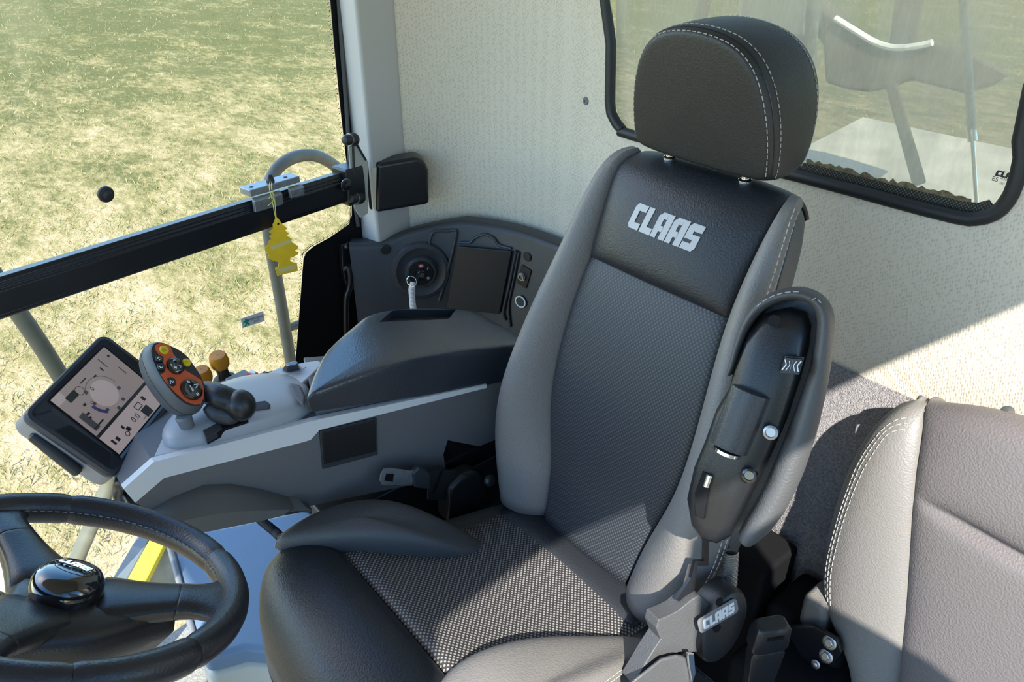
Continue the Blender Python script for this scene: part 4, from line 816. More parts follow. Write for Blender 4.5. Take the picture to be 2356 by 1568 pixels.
jr = (aj(440, 870)-aj(395, 900)).normalized(); jr = (jr-jn*jr.dot(jn)).normalized(); ju = jn.cross(jr)
m = MB()
def glyph(px, py, segs, s, off=.0065):
    c_ = aj(px, py, off)
    for sg in segs: m.tube([c_+jr*a*s+ju*b*s for a, b in sg], .00055, 4)
glyph(453, 885, [[(-1, .8), (1, 0), (-1, -.8)], [(-1.6, .8), (.2, 0), (-1.6, -.8)]], .0035); glyph(440, 893, [[(-.3, -1.2), (.5, 1.2), (.5, -.8), (-.3, -1.2)]], .004); glyph(434, 878, [[(-1, 0), (1, 0)], [(0, -1), (0, 1)], [(-.7, .7), (.7, -.7)]], .0022); glyph(455, 906, [[(-1, 0), (1, 0)], [(-.6, -1), (-.6, 1)], [(.6, -1), (.6, 1)]], .0022)
glyph(404, 845, [[(-1, 0), (1, 0)], [(0, -1), (0, 1)], [(-.7, .7), (.7, -.7)]], .0022); glyph(401, 829, [[(-1, 0), (0, .6), (1, 0)]], .0022); glyph(415, 842, [[(-.6, 1), (.6, 0), (-.6, -1)]], .0018); glyph(395, 838, [[(-1, .5), (0, 0), (-1, -.5)]], .0018); glyph(408, 853, [[(-1, 0), (0, -.6), (1, 0)]], .0020)
glyph(366, 823, [[(-1, 0), (0, .8), (1, 0)], [(-1, -1), (1, -1)]], .0024, .0052); glyph(371, 843, [[(-.8, 1), (-.8, -.6), (.8, -.6)]], .0024, .0052); glyph(394, 878, [[(-1, -.7), (0, 1), (1, -.7)], [(.3, -.9), (1.4, -.2)]], .0026, .0055)
m.build('button_marks', WHT, fp)
m = MB()
glyph(377, 805, [[(-.8, .6), (.8, .6), (.8, -.6), (-.8, -.6), (-.8, .6)]], .0028, .0055); m.build('yellow_button_mark', mat('olive_print', (.30, .22, .02, 1), .6), fp); m = MB(); glyph(429, 834, [[(-.9, 0), (-.2, .9), (.7, .5), (.7, -.5)]], .0026, .0055); m.build('yellow_button_mark', bpy.data.materials['olive_print'], fp)
# grip: hand piece running back from the head, ball end, shaft into the gate
gp = [at(464, 896, x=.378), at(480, 902, x=.356), at(505, 912, x=.334), at(530, 922, x=.3235), at(550, 931, x=.314), at(558, 935, x=.311)]
m = MB(); m.tube(catmull(gp, 5), list(np.interp(np.linspace(0, 5, 26), range(6), [.012, .018, .0195, .0195, .021, .016])), 18); m.build('hand_grip', PBK, joy, sub=1)
m = MB(); m.tube(catmull([at(475, 930, x=.339), at(500, 948, x=.329), at(530, 955, x=.320), at(550, 948, x=.314)], 5), list(np.interp(np.linspace(0, 3, 16), range(4), [.009, .016, .016, .009])), 16); m.build('finger_rest', PDK, joy, sub=1)
m = MB(); m.ball(at(554, 932, x=.312), (.0225, .0225, .025), 18); m.build('grip_ball', PBK, joy)
m = MB(); m.tube([at(552, 945, x=.314), onhump(556, 966, -.002)], .0065, 12); m.build('lever_shaft', STEEL, joy)
# ================================================================== TERMINAL MONITOR
mo = V((.395, .665, .936)); mu = V((.668, -.738, .1)).normalized(); mn = V((-.594, -.447, .669)).normalized(); mu = (mu-mn*mu.dot(mn)).normalized(); mv = -mn.cross(mu); mv = mv if mv.z < 0 else -mv
mon = thing('terminal_monitor', "grey framed touch terminal with a lit screen on the console's front end", 'monitor', tuple(mo+mu*.1+mv*.15-mn*.03))
MW, MH = .194, .146
mc = mo+mu*MW/2+mv*MH/2
def am(px, py, off=0): return atp(px, py, mc+mn*off, mn)
m = MB(); R0 = lambda s, off, rad=.014: rrect(mc+mn*off, mu, mv, MW*s, MH*s, rad)
m.loft([R0(.80, -.052), R0(.95, -.048), R0(1.0, -.038), R0(1.0, -.012)]); m.build('monitor_housing', mat('monitor_grey', (.22, .225, .23, 1), .45), mon, angle=30)
m = MB(); m.loft([R0(1.0, -.012), R0(1.005, -.006), R0(.985, -.001), R0(.93, 0, .010)]); m.loft([R0(.93, 0, .01), R0(.70, 0, .004)], caps=False); bz = m.build('monitor_bezel', SCRB, mon, angle=25)
sq = [am(115, 921, .001), am(239, 798, .001), None, am(274, 1045, .001)]; sq[2] = sq[1]+sq[3]-sq[0]
su = (sq[1]-sq[0]); sv = (sq[3]-sq[0])
def sc(a, b, off=0): return sq[0]+su*a+sv*b+mn*off
def sbox(a0, b0, a1, b1, off, mt_i, m): m.add([sc(a0, b0, off), sc(a1, b0, off), sc(a1, b1, off), sc(a0, b1, off)], [(0, 3, 2, 1)], mt_i)
m = MB(); sbox(-.02, -.02, 1.02, 1.02, .0002, 0, m); sbox(-.02, 1.02, 1.02, 1.055, .0006, 1, m); m.build('screen_rim', [BLKG, mat('rim_blue', (.09, .16, .24, 1), .3)], mon, smooth=False)
m = MB(); sbox(0, 0, 1, 1, .0006, 0, m); scr = m.build('screen', SCR, mon, smooth=False)
m = MB(); sbox(0, .70, 1, 1, .0009, 0, m); sbox(0, 0, .15, .12, .0009, 0, m); m.build('screen_lower_strip', SCRL, scr, smooth=False)
m = MB(); sbox(0, .66, 1, .70, .0011, 0, m); sbox(.13, .10, .28, .19, .0010, 0, m); sbox(.62, .86, .74, .985, .0012, 0, m); m.build('screen_bars', SCRD, scr, smooth=False)
cs = lambda a, b, r, n=40, off=.0012: [sc(a, b, off)+su.normalized()*r*math.cos(2*math.pi*k/n)+sv.normalized()*r*math.sin(2*math.pi*k/n) for k in range(n)]
m = MB(); m.add(cs(.50, .39, .0215), [tuple(range(40))]); m.build('dial_face', SCRL, scr, smooth=False)
m = MB()
for r0, r1 in ((.0275, .0282),): o1, o2 = cs(.50, .39, r0), cs(.50, .39, r1); m.add(o1+o2, [(k, (k+1) % 40, 40+(k+1) % 40, 40+k) for k in range(24, 40)])
m.build('dial_ring', SCRG, scr, smooth=False)
m = MB(); o1, o2 = cs(.50, .39, .0275), cs(.50, .39, .0325); m.add(o1+o2, [(k, (k+1) % 40, 40+(k+1) % 40, 40+k) for k in range(15, 20)]); m.build('dial_gauge', SCRP, scr, smooth=False)
m = MB(); sr, su2 = su.normalized(), -sv.normalized()
text(m, '0', sc(.44, .25, .0014), sr, su2, .010); text(m, '0.0', sc(.50, .87, .0014), sr, su2, .013); text(m, 'mph', sc(.58, .955, .0014), sr, su2, .0045)
o1 = cs(.32, .16, .0072, 24, .0014); o2 = cs(.32, .16, .0064, 24, .0014); m.add(o1+o2, [(k, (k+1) % 24, 24+(k+1) % 24, 24+k) for k in range(24)])
for a, b, w, h_ in ((.30, .86, .05, .06), (.28, .80, .03, .05)): sbox(a, b, a+w, b+h_, .0014, 0, m)
for a, b, r in ((.27, .92, .0040), (.34, .90, .0028), (.30, .36, .0022)):
    o1 = cs(a, b, r, 20, .0014); o2 = cs(a, b, r*.7, 20, .0014); m.add(o1+o2, [(k, (k+1) % 20, 20+(k+1) % 20, 20+k) for k in range(20)])
for a, b, c_, d_ in ((.60, .76, .70, .77), (.60, .76, .61, .84), (.69, .76, .70, .84), (.60, .83, .70, .84), (.40, .10, .50, .115), (.58, .16, .62, .18), (.72, .14, .74, .20), (.80, .05, .81, .20), (.13, .40, .18, .43), (.12, .45, .15, .48), (.20, .30, .24, .33), (.05, .58, .22, .60), (.92, .10, .95, .13), (.90, .30, .91, .42), (.06, .82, .09, .90), (.12, .84, .16, .90), (.76, .75, .80, .82)): sbox(a, b, c_, d_, .0013, 0, m)
m.build('screen_print', SCRD, scr, smooth=False)
m = MB(); sbox(.05, .36, .13, .62, .0011, 0, m); sbox(.04, .66, .1, .9, .0007, 0, m)
for k in range(6): a = math.radians(20+k*40); sbox(.50+.19*math.cos(a)-.02, .39+.25*math.sin(a)-.02, .50+.19*math.cos(a)+.02, .39+.25*math.sin(a)+.02, .0013, 0, m)
m.build('screen_icons', SCRG, scr, smooth=False)
m = MB(); h0, h1 = am(76, 993, -.026)+(-mu)*.004, am(188, 1083, -.026)+(-mu)*.004; m.tube([h0, h0.lerp(h1, .04), h0.lerp(h1, .5), h0.lerp(h1, .96), h1], [.004, .0085, .009, .0085, .004], 12); m.build('grab_bar', RUB, mon)
m = MB(); m.tube(catmull([mc-mn*.045+mv*.05, mc-mn*.07+mv*.09, at(290, 1095, x=.36), at(278, 1125, x=.365), at(284, 1146, x=.375)], 6), .013, 12); m.build('monitor_arm', BLKM, mon)
m = MB(); m.tube(catmull([mc-mn*.05+mv*.045+mu*.03, at(350, 1040, x=.36), at(330, 1090, x=.35), at(280, 1120, x=.34)], 6), .005, 8); m.build('monitor_cable', RUB, mon)
# ================================================================== GRAB RAIL across the side window
def rail(px, py): return atg(px, py, .055)
rail_t = thing('window_grab_rail', "thick black grab rail crossing the side window", 'rail', tuple(rail(400, 515)))
ra0, ra1 = rail(-250, 762), rail(800, 425); rd = (ra1-ra0).normalized(); rn = GN; ru = rd.cross(rn); ru = ru if ru.z > 0 else -ru
ap = rail(390, 475); bp2 = rail(390, 560); rh = abs((ap-bp2).dot(ru))/2
prof = [(-.9, .55), (-.9, -.55), (-.6, -.95), (.45, -1.0), (.62, -.86), (.80, -.86), (.80, -.72), (.95, -.65), (.95, .45), (.78, .52), (.78, .66), (.60, .70), (.60, .82), (.35, 1.0), (-.6, .98)]
m = MB(); m.loft([[q+rn*a*.020+ru*b*rh for a, b in prof] for q in (ra0, ra1)]); m.build('rail_bar', BLKM, rail_t, bevel=.0015, seg=2)
m = MB(); c_ = rail(795, 425)+rd*.006; m.loft([[c_+rd*dx+rn*a*.026+ru*b*(rh+.008) for a, b in ((-1, -1), (1, -1), (1.1, 0), (1, 1), (-1, 1))] for dx in (-.022, .03)]); ec = m.build('end_clamp', BLKM, rail_t, bevel=.005)
m = MB(); bolt(m, atp(796, 425, c_+rn*.029, rn), rn, .0085, .010); m.build('clamp_bolt', BLKM, ec)
m = MB(); o_ = atp(796, 425, c_+rn*.0295, rn); a_ = disc(o_, rn, .0145, 28); b_ = disc(o_, rn, .0125, 28); m.loft([a_, [p+rn*.001 for p in a_], [p+rn*.001 for p in b_], b_], caps=False); m.build('bolt_washer', STEEL, ec)
m = MB(); m.prism([atg(*p, .075) for p in [(800, 330), (812, 318), (822, 330), (845, 372), (845, 490), (828, 500), (815, 480), (808, 440)]], GN*.003); m.build('mount_plate', BEIG, rail_t, bevel=.001)
m = MB(); m.tube([atg(812, 320, .080), atg(816, 470, .080)], .0025, 6); m.tube([atg(815, 322, .080), atg(842, 368, .080)], .0025, 6); m.build('plate_edges', BLKM, rail_t)
for i, (px, py) in enumerate(((795, 320), (808, 455))):
    m = MB(); o_ = atg(px+22, py, .078); ax_ = (atg(px-10, py+3, .085)-o_).normalized(); m.lathe(o_, ax_, [(.013, 0), (.0145, .004), (.0145, .018), (.012, .020), (.012, .028), (.0085, .036), (0, .040)], 20); m.build('buffer_knob', RUB, rail_t)
    m = MB(); m.lathe(o_+ax_*.018, ax_, [(.0135, 0), (.0135, .003)], 20); m.build('buffer_washer', STEEL, rail_t)
# black cover box on the pillar
cvx = thing('pillar_cover', "black rounded box over the rail's end on the grey pillar", 'cover', (.86, -.2, .93))
fn = V((-.88, .42, 0)).normalized(); fo = V((.845, -.235, .93)); ft = Z.cross(fn)
def af(px, py, off=0): return atp(px, py, fo+fn*off, fn)
bx = [af(*p) for p in [(868, 378), (960, 362), (978, 372), (986, 392), (988, 470), (864, 491)]]; bc_ = sum(bx, V())/6
m = MB(); m.loft([[p-fn*.06+ru*0 for p in bx], [p for p in bx]]); m.build('cover_shell', BLKM, cvx, bevel=.010, seg=4)
m = MB(); m.prism([af(*p, -.012) for p in [(846, 380), (872, 372), (868, 491), (850, 480), (846, 440)]], -fn*.03); m.build('cover_flange', BLKM, cvx, bevel=.003)
m = MB(); m.prism([af(*p, -.006) for p in [(856, 386), (866, 384), (864, 486), (858, 476)]], fn*.002); m.build('bare_edge', mat('bare_tan', (.52, .46, .33, 1), .5), cvx, smooth=False)
# aluminium clamp blocks on the rail
cl = thing('rail_clamp', "bare aluminium clamp block bolted on top of the black rail", 'clamp', tuple(rail(620, 445)))
m = MB(); c0, c1 = rail(562, 452), rail(676, 418); cdir = (c1-c0).normalized(); q = [(c0+cdir*0, 0), (c1, 0)]
m.loft([[p+rn*a+ru*b for a, b in ((-.012, .004), (.024, .004), (.024, .018), (-.012, .018))] for p in (c0, c1)]); cb = m.build('clamp_bar', ALU, cl, bevel=.002)
for k, (pa_, pb_) in enumerate((((565, 458), (630, 440)), ((648, 433), (680, 425)))):
    m = MB(); a_, b_ = rail(*pa_), rail(*pb_); hh = .034 if k == 0 else .028
    m.loft([[p+rn*a+ru*b for a, b in ((.021, -hh+.012), (.029, -hh+.012), (.031, .002), (.021, .008))] for p in (a_, b_)]); jw = m.build('clamp_jaw', ALU, cl, bevel=.002)
    for t_ in ((.2, .55, .85) if k == 0 else (.25, .75)):
        m = MB(); o_ = a_.lerp(b_, t_)+rn*.0305-ru*.006; m.lathe(o_, rn, [(.0035, 0), (.0035, .002), (0, .002)], 10); m.build('jaw_screw', STEEL, jw)
for t_ in (.12, .45, .8):
    m = MB(); m.lathe(c0.lerp(c1, t_)+ru*.018+rn*.008, ru, [(.0042, 0), (.0042, .0006), (0, .0006)], 12); m.build('bar_hole', BLKG, cb, smooth=False)
m = MB(); o_ = rail(616, 425); m.tube(catmull([o_+rn*.010-ru*.006, o_+rn*.012+ru*.012, rail(614, 400)+rn*.01], 5), list(np.interp(np.linspace(0, 2, 11), range(3), [.007, .0085, .005])), 12); m.build('clamp_lever', PBK, cl)
# tree-shaped air freshener on a string
fr_ = thing('air_freshener', "yellow tree-shaped card air freshener hanging from the rail on a string", 'air freshener', tuple(rail(645, 570)+rn*.04))
to = rail(645, 565)+rn*.05; tnn = (CAM-to); tnn.z = 0; tnn = (tnn.normalized()*.8+GN*.5).normalized()
def at_(px, py, off=0): return atp(px, py, to+tnn*off, tnn)
trp = [(634, 497), (641, 503), (648, 514), (661, 525), (656, 529), (664, 537), (660, 542), (672, 549), (666, 553), (685, 565), (686, 570), (678, 576), (687, 580), (684, 585), (675, 590), (668, 592), (667, 600), (678, 604), (683, 605), (685, 622), (638, 634), (632, 616), (640, 613), (641, 602), (630, 600), (621, 596), (615, 592), (619, 586), (612, 582), (616, 578), (608, 572), (617, 562), (619, 552), (624, 549), (619, 544), (625, 538), (618, 533), (628, 524), (627, 516), (631, 508)]
tq = [at_(*p) for p in trp]; m = MB(); m.prism(tq, tnn*.0014); td = m.build('tree_card', TREE, fr_, smooth=False)
cm = MB(); cm.prism(disc(at_(637, 511, -.01), tnn, .0026, 14), tnn*.03); cut(td, cm)
m = MB(); m.prism([at_(*p, .0015) for p in [(622, 567), (668, 550), (672, 556), (625, 575)]], tnn*.0004); m.prism([at_(*p, .0015) for p in [(640, 617), (680, 607), (682, 617), (642, 629)]], tnn*.0004)
pbnd = m.build('printed_band', TREEP, td, smooth=False)
m = MB()
for dx in (-2, 2): m.tube(catmull([at_(637, 511, .001), at_(633+dx*.6, 490), at_(629+dx*1.4, 460), at_(622+dx*1.2, 430), rail(617+dx, 412)+rn*.012], 6), .0009, 6)
m.tube(catmull([at_(630, 460, .001), at_(622, 468, .003), at_(616, 474, .004)], 4), .0008, 5); m.tube(catmull([at_(630, 460, .001), at_(626, 452, .004), at_(618, 456, .004)], 4), .0008, 5); m.build('string', STRG, fr_)
# emergency exit sticker, glass knob, window latch
es = thing('exit_sticker', "small pale emergency exit sticker on the side window", 'sticker', tuple(atg(580, 735, .001)))
m = MB(); eq = [atg(*p, .0008) for p in [(553, 733), (605, 715), (609, 738), (558, 754)]]; m.prism(eq, GN*.0005); eb = m.build('sticker_face', WHT, es, smooth=False)
e0, eu, ev = eq[3], eq[2]-eq[3], eq[0]-eq[3]
m = MB(); a_ = lambda u, v: e0+eu*u+ev*v+GN*.0008
for sg in ([(.16, .62), (.22, .40), (.15, .22), (.10, .10)], [(.22, .40), (.29, .26), (.30, .08)], [(.16, .62), (.26, .66), (.32, .55)], [(.16, .62), (.09, .55), (.07, .42)]): m.tube([a_(*p) for p in sg], .0018, 6)
m.ball(a_(.20, .80), .0022, 8); m.build('running_figure', GRN, es)
m = MB(); text(m, 'EMERGENCY', a_(.66, .62), eu.normalized(), ev.normalized(), .0085); text(m, 'EXIT', a_(.66, .30), eu.normalized(), ev.normalized(), .0085); m.build('sticker_text', PMID, es, smooth=False)
o_ = atg(242, 446, 0); m = MB(); m.lathe(o_, GN, [(.0145, 0), (.0152, .003), (.0138, .006), (.0085, .007), (.008, .011), (.006, .0125), (0, .013)], 26); gk = m.build('window_stop', RUB); tag(gk, 'round black rubber stop fixed on the side window glass', 'window stop')
la = thing('window_latch', "black hinged window latch on the window's dark corner border", 'latch', tuple(atg(800, 620, .01)))
m = MB(); m.prism([atg(*p, .003) for p in [(778, 560), (800, 552), (812, 590), (818, 605), (812, 660), (796, 665), (786, 640), (780, 610)]], GN*.014); m.build('latch_body', BLKM, la, bevel=.003)
m = MB(); m.tube(catmull([atg(802, 612, .02), atg(806, 640, .024), atg(803, 665, .022), atg(796, 690, .018), atg(796, 770, .012)], 5), .008, 10, up=GN); m.build('latch_handle', BLKM, la)
m = MB(); m.tube([atg(803, 612, .022), atg(836, 612, .022)], .007, 12); m.build('latch_pin', BLKM, la)
for px, py, of in ((797, 567, .017), (795, 617, .02)):
    m = MB(); bolt(m, atg(px, py, of), GN, .0045, .004); m.build('latch_screw', STEEL, la)
m = MB(); m.lathe(atg(836, 612, .022), (atg(841, 612, .022)-atg(836, 612, .022)), [(.0062, 0), (.0062, .003), (.003, .004)], 12); m.build('pin_end', STEEL, la)
# ================================================================== STEERING WHEEL
sc0 = V((.06, .691, .921)); sn = V((.103, -.476, .873)).normalized(); s1 = Y.cross(sn).normalized(); s2 = sn.cross(s1); SR = .172
whl = thing('steering_wheel', "black leather steering wheel with round glossy hub at lower left", 'steering wheel', tuple(sc0-sn*.03))
def wp(a, r, h_=0): return sc0+(s1*math.cos(a)+s2*math.sin(a))*r+sn*h_
bnd = [math.radians(d) for d in (-152, -82, -12, 45, 98, 170)]
for i in range(6):
    a0, a1 = bnd[i], bnd[(i+1) % 6]+(2*math.pi if i == 5 else 0); n_ = 20
    m = MB(); m.tube([wp(lerp(a0, a1, k/n_), SR) for k in range(n_+1)], [(.0185 if 0 < k < n_ else .0168, .0165 if 0 < k < n_ else .015) for k in range(n_+1)], 16, up=sn)
    m.build('rim_section', mat('wheel_leather', (.014, .015, .019, 1), .36, bump=.14, bscale=420) if i == 0 else bpy.data.materials['wheel_leather'], whl)
m = MB(); m.tube([wp(k*math.pi/40, SR) for k in range(80)], .0148, 12, closed=True, up=sn); m.build('rim_core', BLKG, whl)
m = MB(); m.dashes([wp(math.radians(d), SR-.0175, .004) for d in range(-100, 38, 2)], .005, .003, .0006); m.build('rim_stitching', PMID, whl)
for d in (-113, 15, 137):
    a = math.radians(d); tt = (s2*math.cos(a)-s1*math.sin(a))*(.78 if d == 15 else 1); m = MB()
    m.loft([[wp(a, r)+tt*x*w+sn*(zz) for x, zz in ((-1, h0), (-.75, h1), (.75, h1), (1, h0), (.8, h0-th), (-.8, h0-th))] for r, w, h0, h1, th in ((.02, .060, -.022, -.006, .04), (.05, .046, -.016, -.004, .035), (.08, .034, -.010, -.001, .028), (.108, .030, -.005, .004, .022), (.114, .0295, -.004, .005, .021), (.1145, .029, -.004, .005, .021))]); sp_ = m.build('spoke', PBK, whl, sub=1)
    m = MB(); m.loft([[wp(a, r)+tt*x*w+sn*(zz) for x, zz in ((-1, h0), (-.75, h1), (.75, h1), (1, h0), (.8, h0-th), (-.8, h0-th))] for r, w, h0, h1, th in ((.1130, .0295, -.005, .004, .021), (.1135, .0295, -.004, .005, .021), (.116, .030, -.004, .0055, .021), (.120, .0295, -.003, .006, .020), (.138, .030, -.002, .007, .018), (.154, .042, .0, .008, .016), (.168, .064, .0, .006, .014), (.172, .070, .0, .004, .012))]); m.build('spoke_wrap', bpy.data.materials['wheel_leather'], whl, sub=1)
m = MB(); m.lathe(sc0, sn, [(.050, -.055), (.055, -.035), (.050, -.018), (.040, -.010)], 32); m.build('hub_body', PBK, whl)
fa = [(-108, .108), (-116, .118), (-128, .100), (-145, .088), (-165, .084), (175, .084), (158, .088), (145, .100), (136, .116), (126, .104), (90, .03), (-70, .03)]
m = MB(); m.loft([[wp(math.radians(d), r*k, h_) for d, r in fa] for k, h_ in ((.55, -.085), (.85, -.070), (1.0, -.040), (.98, -.022), (.85, -.012), (.5, -.008))]); m.build('hub_fairing', PBK, whl, angle=60)
hcn = sc0-s1*.008
m = MB(); m.lathe(hcn, sn, [(.034, -.016), (.0360, -.004), (.0345, .006), (.030, .0135), (.023, .0170), (.012, .0185), (0, .0188)], 40); hb_ = m.build('hub_cap', PGLOSS, whl, angle=80)
ex = (RT-sn*RT.dot(sn)).normalized(); ey = sn.cross(ex)
rot = math.radians(-6); ex, ey = ex*math.cos(rot)+ey*math.sin(rot), ey*math.cos(rot)-ex*math.sin(rot)
hc = hcn+sn*.0204+ey*.005
m = MB(); wordmark(m, lambda x, y: hc+ex*x+ey*y-sn*(((x*x+(y+.007)**2))*2.6), .034, .0085, sn, .0012); m.build('hub_wordmark', CHROME, hb_, smooth=False)
m = MB(); m.tube([hc+ex*.0215*math.cos(t*math.pi/20)+ey*.0115*math.sin(t*math.pi/20)-sn*(2.6*((.0215*math.cos(t*math.pi/20))**2+(.0115*math.sin(t*math.pi/20)+.007)**2)-.0002) for t in range(40)], .0004, 5, closed=True); m.build('emblem_ring', PDK, hb_)
# steering column and what stands behind the wheel
colm = thing('steering_column', "pale grey steering column shroud below the wheel", 'column', (.10, .86, 0))
m = MB(); c1 = sc0-sn*.045; c2 = V((.10, .93, .0)); rings = []
for t_, w, d_ in ((0, .035, .035), (.12, .055, .06), (.4, .062, .075), (1, .085, .11)):
    p = c1.lerp(c2, t_); rings.append([p+X*w*a+Y*d_*b for a, b in ((-1, -.6), (-.6, -1), (.6, -1), (1, -.6), (1, 1), (-1, 1))])
m.loft(rings); m.build('column_shroud', PLT2, colm, bevel=.01)
ped_ = thing('brake_pedal', "black foot pedal seen through the wheel's lower opening", 'pedal', tuple(at(310, 1500, z=.12)))
m = MB(); m.prism([at(*p, z=.14) for p in [(258, 1485), (345, 1455), (358, 1466), (330, 1500), (290, 1518)]], (0, .02, -.02)); m.build('pedal_pad', VOID, ped_, bevel=.004)
m = MB(); m.tube([at(300, 1488, z=.12), at(300, 1488, z=.12)+V((0, .08, -.04)), at(300, 1488, z=.12)+V((0, .12, -.11))], .012, 8); m.build('pedal_arm', BLKM, ped_)
# pale windscreen-foot moulding at the far left
wf = thing('windscreen_moulding', "pale grey moulding at the left edge behind the steering wheel", 'moulding', tuple(at(20, 1350, z=.55)))
m = MB(); q = [at(*p, z=.62) for p in [(-90, 1200), (0, 1235), (30, 1290), (55, 1360), (52, 1410), (38, 1440), (0, 1455), (-90, 1460)]]; m.loft([[p-Z*.12 for p in q], q, [p.lerp(sum(q, V())/8, .1)+Z*.02 for p in q]]); m.build('moulding_body', PLT2, wf, bevel=.012)
kn = at(-12, 1395, z=.70); m = MB(); m.ball(kn, (.020, .020, .024), 16); m.tube([kn, kn-Z*.07], .007, 8); sg = m.build('lever_knob', PBK); tag(sg, 'black ball lever knob cut by the left edge behind the wheel', 'lever knob')
# ================================================================== STORAGE BOX on the floor beside the console
bxt = thing('storage_box', "grey lidded box with reflected sky blue painted into its lid, on the floor between seat and side window", 'storage box', (.6, .3, 0))
BZ = .25; bo_ = [at(*p, z=BZ) for p in [(392, 1262), (470, 1216), (530, 1206), (705, 1168), (760, 1200), (720, 1420), (640, 1500), (560, 1490), (470, 1515), (445, 1460)]]
m = MB(); cb_ = sum(bo_, V())/len(bo_); m.loft([[p-Z*(BZ-.01) for p in bo_], [p-Z*.05 for p in bo_]]); m.build('box_body', BEIG, bxt, bevel=.015)
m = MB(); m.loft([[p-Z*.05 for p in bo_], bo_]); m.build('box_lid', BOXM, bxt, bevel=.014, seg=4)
m = MB(); m.tube(catmull([bo_[0]+Z*.006, bo_[0].lerp(bo_[-1], .5)+Z*.004, bo_[-1]+Z*.0], 5), .007, 10); m.build('lid_edge', PMID, bxt)
hs = thing('ribbed_hose', "short ribbed black hose running under the console behind the cushion", 'hose', tuple(at(615, 1200, z=.38)))
m = MB(); hp = catmull([at(585, 1180, z=.40), at(605, 1200, z=.40), at(632, 1222, z=.40), at(650, 1240, z=.40), at(655, 1250, z=.33), at(650, 1250, z=.262)], 14); m.tube(hp, [.0075 if k % 2 else .0100 for k in range(len(hp))], 12); m.build('hose_tube', RUB, hs)
# ================================================================== OUTSIDE, side window
def out(px, py, d=.28): return atg(px, py, -d)
hr1 = thing('arched_handrail', "arched tubular handrail outside the side window behind the air freshener", 'handrail', tuple(out(660, 820)))
m = MB(); lg_ = out(672, 850); pth = [V((lg_.x+.02, lg_.y, -1.9)), V((lg_.x+.02, lg_.y, 0))]+catmull([lg_, out(662, 790), out(640, 660), out(622, 560), out(613, 480), out(618, 425), out(640, 385), out(676, 362), out(720, 357), out(760, 374), out(800, 410), out(840, 470)], 6); m.tube(pth, .0165, 14); m.build('rail_tube', RAILG, hr1)
m = MB(); m.tube([out(658, 755), out(720, 735)], .012, 10); m.build('rail_brace', RAILG, hr1)
hr2 = thing('bent_handrail', "bent tubular handrail outside passing behind the monitor and steering wheel", 'handrail', tuple(out(240, 1150)))
m = MB(); pth = catmull([out(-60, 560), out(-10, 640), out(40, 715), out(85, 780), out(130, 850), out(190, 950), out(235, 1040), out(250, 1090), out(240, 1140), out(205, 1220), out(165, 1310), out(120, 1400)], 5); m.tube(pth, .0185, 14); m.build('rail_tube', RAILG, hr2)
yl = thing('yellow_side_panel', "yellow painted body edge outside below the side window", 'body panel', tuple(at(330, 1300, z=-.1)))
def yq(pts, z_, th, name, mt): m = MB(); m.prism([at(*p, z=z_) for p in pts], (0, 0, -th)); m.build(name, mt, yl, bevel=.004)
yq([(352, 1225), (385, 1235), (312, 1380), (262, 1385)], -.10, .03, 'yellow_strip', YELB)
yq([(320, 1225), (352, 1225), (262, 1385), (225, 1385)], -.105, .03, 'grey_strip', PMID)
yq([(385, 1230), (470, 1215), (400, 1400), (310, 1400)], -.12, .03, 'dark_step', mat('muddy_step', (.05, .048, .038, 1), .7, var=.4, vscale=20))
# ================================================================== OUTSIDE, behind the rear window
gs = thing('gas_strut', "thin silver gas strut standing across the rear window", 'gas strut', tuple(at(2245, 470, y=-.55)))
m = MB(); m.tube([at(2208, -120, y=-.56), at(2238, 322, y=-.56)], .0062, 12); m.build('strut_body', SILV, gs)
m = MB(); m.lathe(at(2235, 296, y=-.56), at(2238, 322, y=-.56)-at(2235, 296, y=-.56), [(.0068, 0), (.0068, .018)], 14); m.build('strut_collar', CHROME, gs)
m = MB(); m.tube([at(2238, 322, y=-.56), at(2247, 468, y=-.56)], .0032, 10); m.build('strut_rod', CHROME, gs)
dk_ = thing('engine_deck', "pale dusty machine deck behind the rear window", 'machine deck', (0, -1.2, .3))
m = MB(); m.prism([(.55, -.70, .78), (-1.0, -.70, .78), (-1.0, -2.3, .78), (.80, -2.3, .78)], (0, 0, -.08)); m.build('deck_plate', DUSTP, dk_, bevel=.01)
m = MB(); m.loft([[at(px, py, y=yy) for px, py in ((1700, -200), (1865, -200), (1850, 60), (1848, 330), (1700, 330))] for yy in (-.95, -1.10)]); m.build('vent_housing', DUSTP, dk_, bevel=.01)
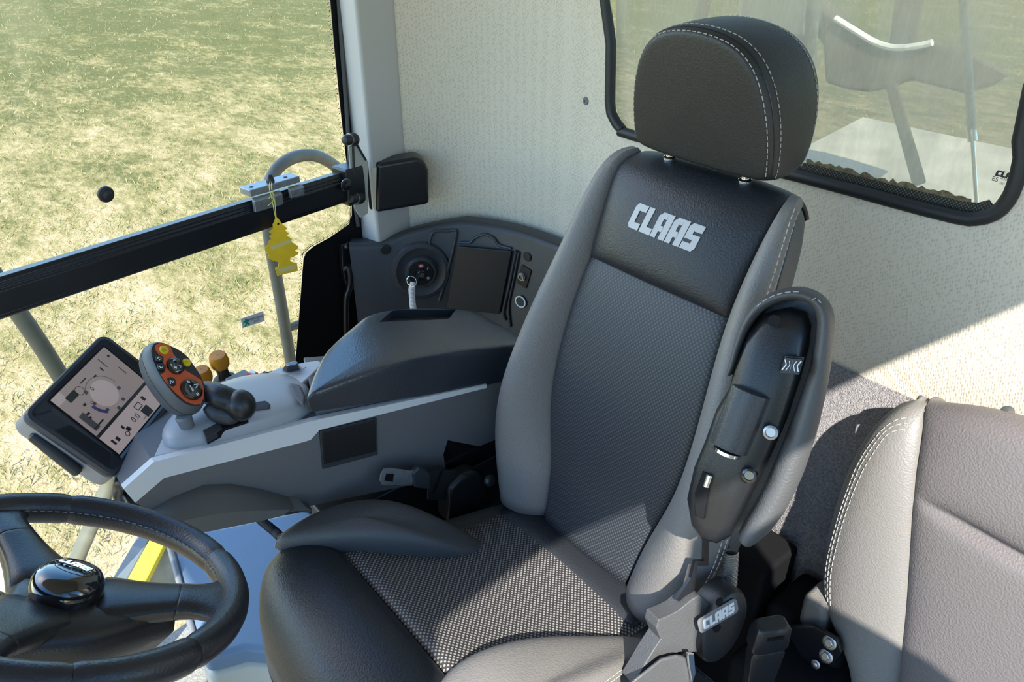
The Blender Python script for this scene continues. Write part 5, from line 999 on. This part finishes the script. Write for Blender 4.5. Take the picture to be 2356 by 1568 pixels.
m = MB(); m.tube([at(1882, -100, y=-1.0), at(1868, 60, y=-1.0), at(1858, 300, y=-1.0)], .014, 10); m.build('housing_edge', mat('rusty_pale', (.5, .42, .3, 1), .9, var=.4, vscale=60), dk_)
m = MB(); m.prism([at(*p, y=-.93) for p in [(1810, 75), (1855, 80), (1850, 160), (1800, 150)]], (0, .006, 0)); m.build('hatch_plate', DUSTB, dk_, bevel=.002)
tur = thing('spout_turret', "brown curved spout turret on the deck behind the rear window", 'machine part', (-.3, -1.3, .8))
m = MB(); m.loft([[at(px, py, y=yy) for px, py in ((1890, 20), (1922, 42), (1970, 72), (2015, 98), (2060, 110), (2110, 106), (2145, 98), (2230, 120), (2325, 168), (2290, 195), (2222, 216), (2160, 200), (2097, 184), (2050, 203), (2000, 212), (1950, 206), (1900, 190))] for yy in (-1.25, -1.5)]); m.build('turret_body', DUSTB, tur, bevel=.01)
m = MB(); m.tube(catmull([at(1922, 42, y=-1.24), at(1970, 72, y=-1.24), at(2015, 98, y=-1.24), at(2060, 110, y=-1.24), at(2110, 106, y=-1.24), at(2145, 98, y=-1.24)], 5), .008, 8); m.build('white_rim', WHT, tur)  # white strip along the turret's upper edge
m = MB(); m.loft([[at(px, py, y=yy) for px, py in ((2035, 190), (2062, 185), (2132, 420), (2100, 430))] for yy in (-1.22, -1.27)]); m.build('turret_leg', DUSTB, tur, bevel=.006)
m = MB(); m.loft([[at(px, py, y=yy) for px, py in ((2075, -120), (2150, -120), (2105, 110), (2045, 110))] for yy in (-1.3, -1.38)]); m.build('spout_strut', DUSTB, tur, bevel=.006)
m = MB(); m.tube(catmull([at(1700, 90, y=-1.6), at(1730, 40, y=-1.6), at(1790, 10, y=-1.6), at(1850, 12, y=-1.6), at(1905, 50, y=-1.6), at(1950, 120, y=-1.6)], 5), .045, 12); m.build('turret_ring', DUSTB, tur)
m = MB(); m.tube([at(1590, 120, y=-1.7), at(1640, -60, y=-1.7)], .022, 10); rl_ = m.build('deck_rail', DUSTB); tag(rl_, 'leaning grey tube behind the rear window left of the turret', 'tube')
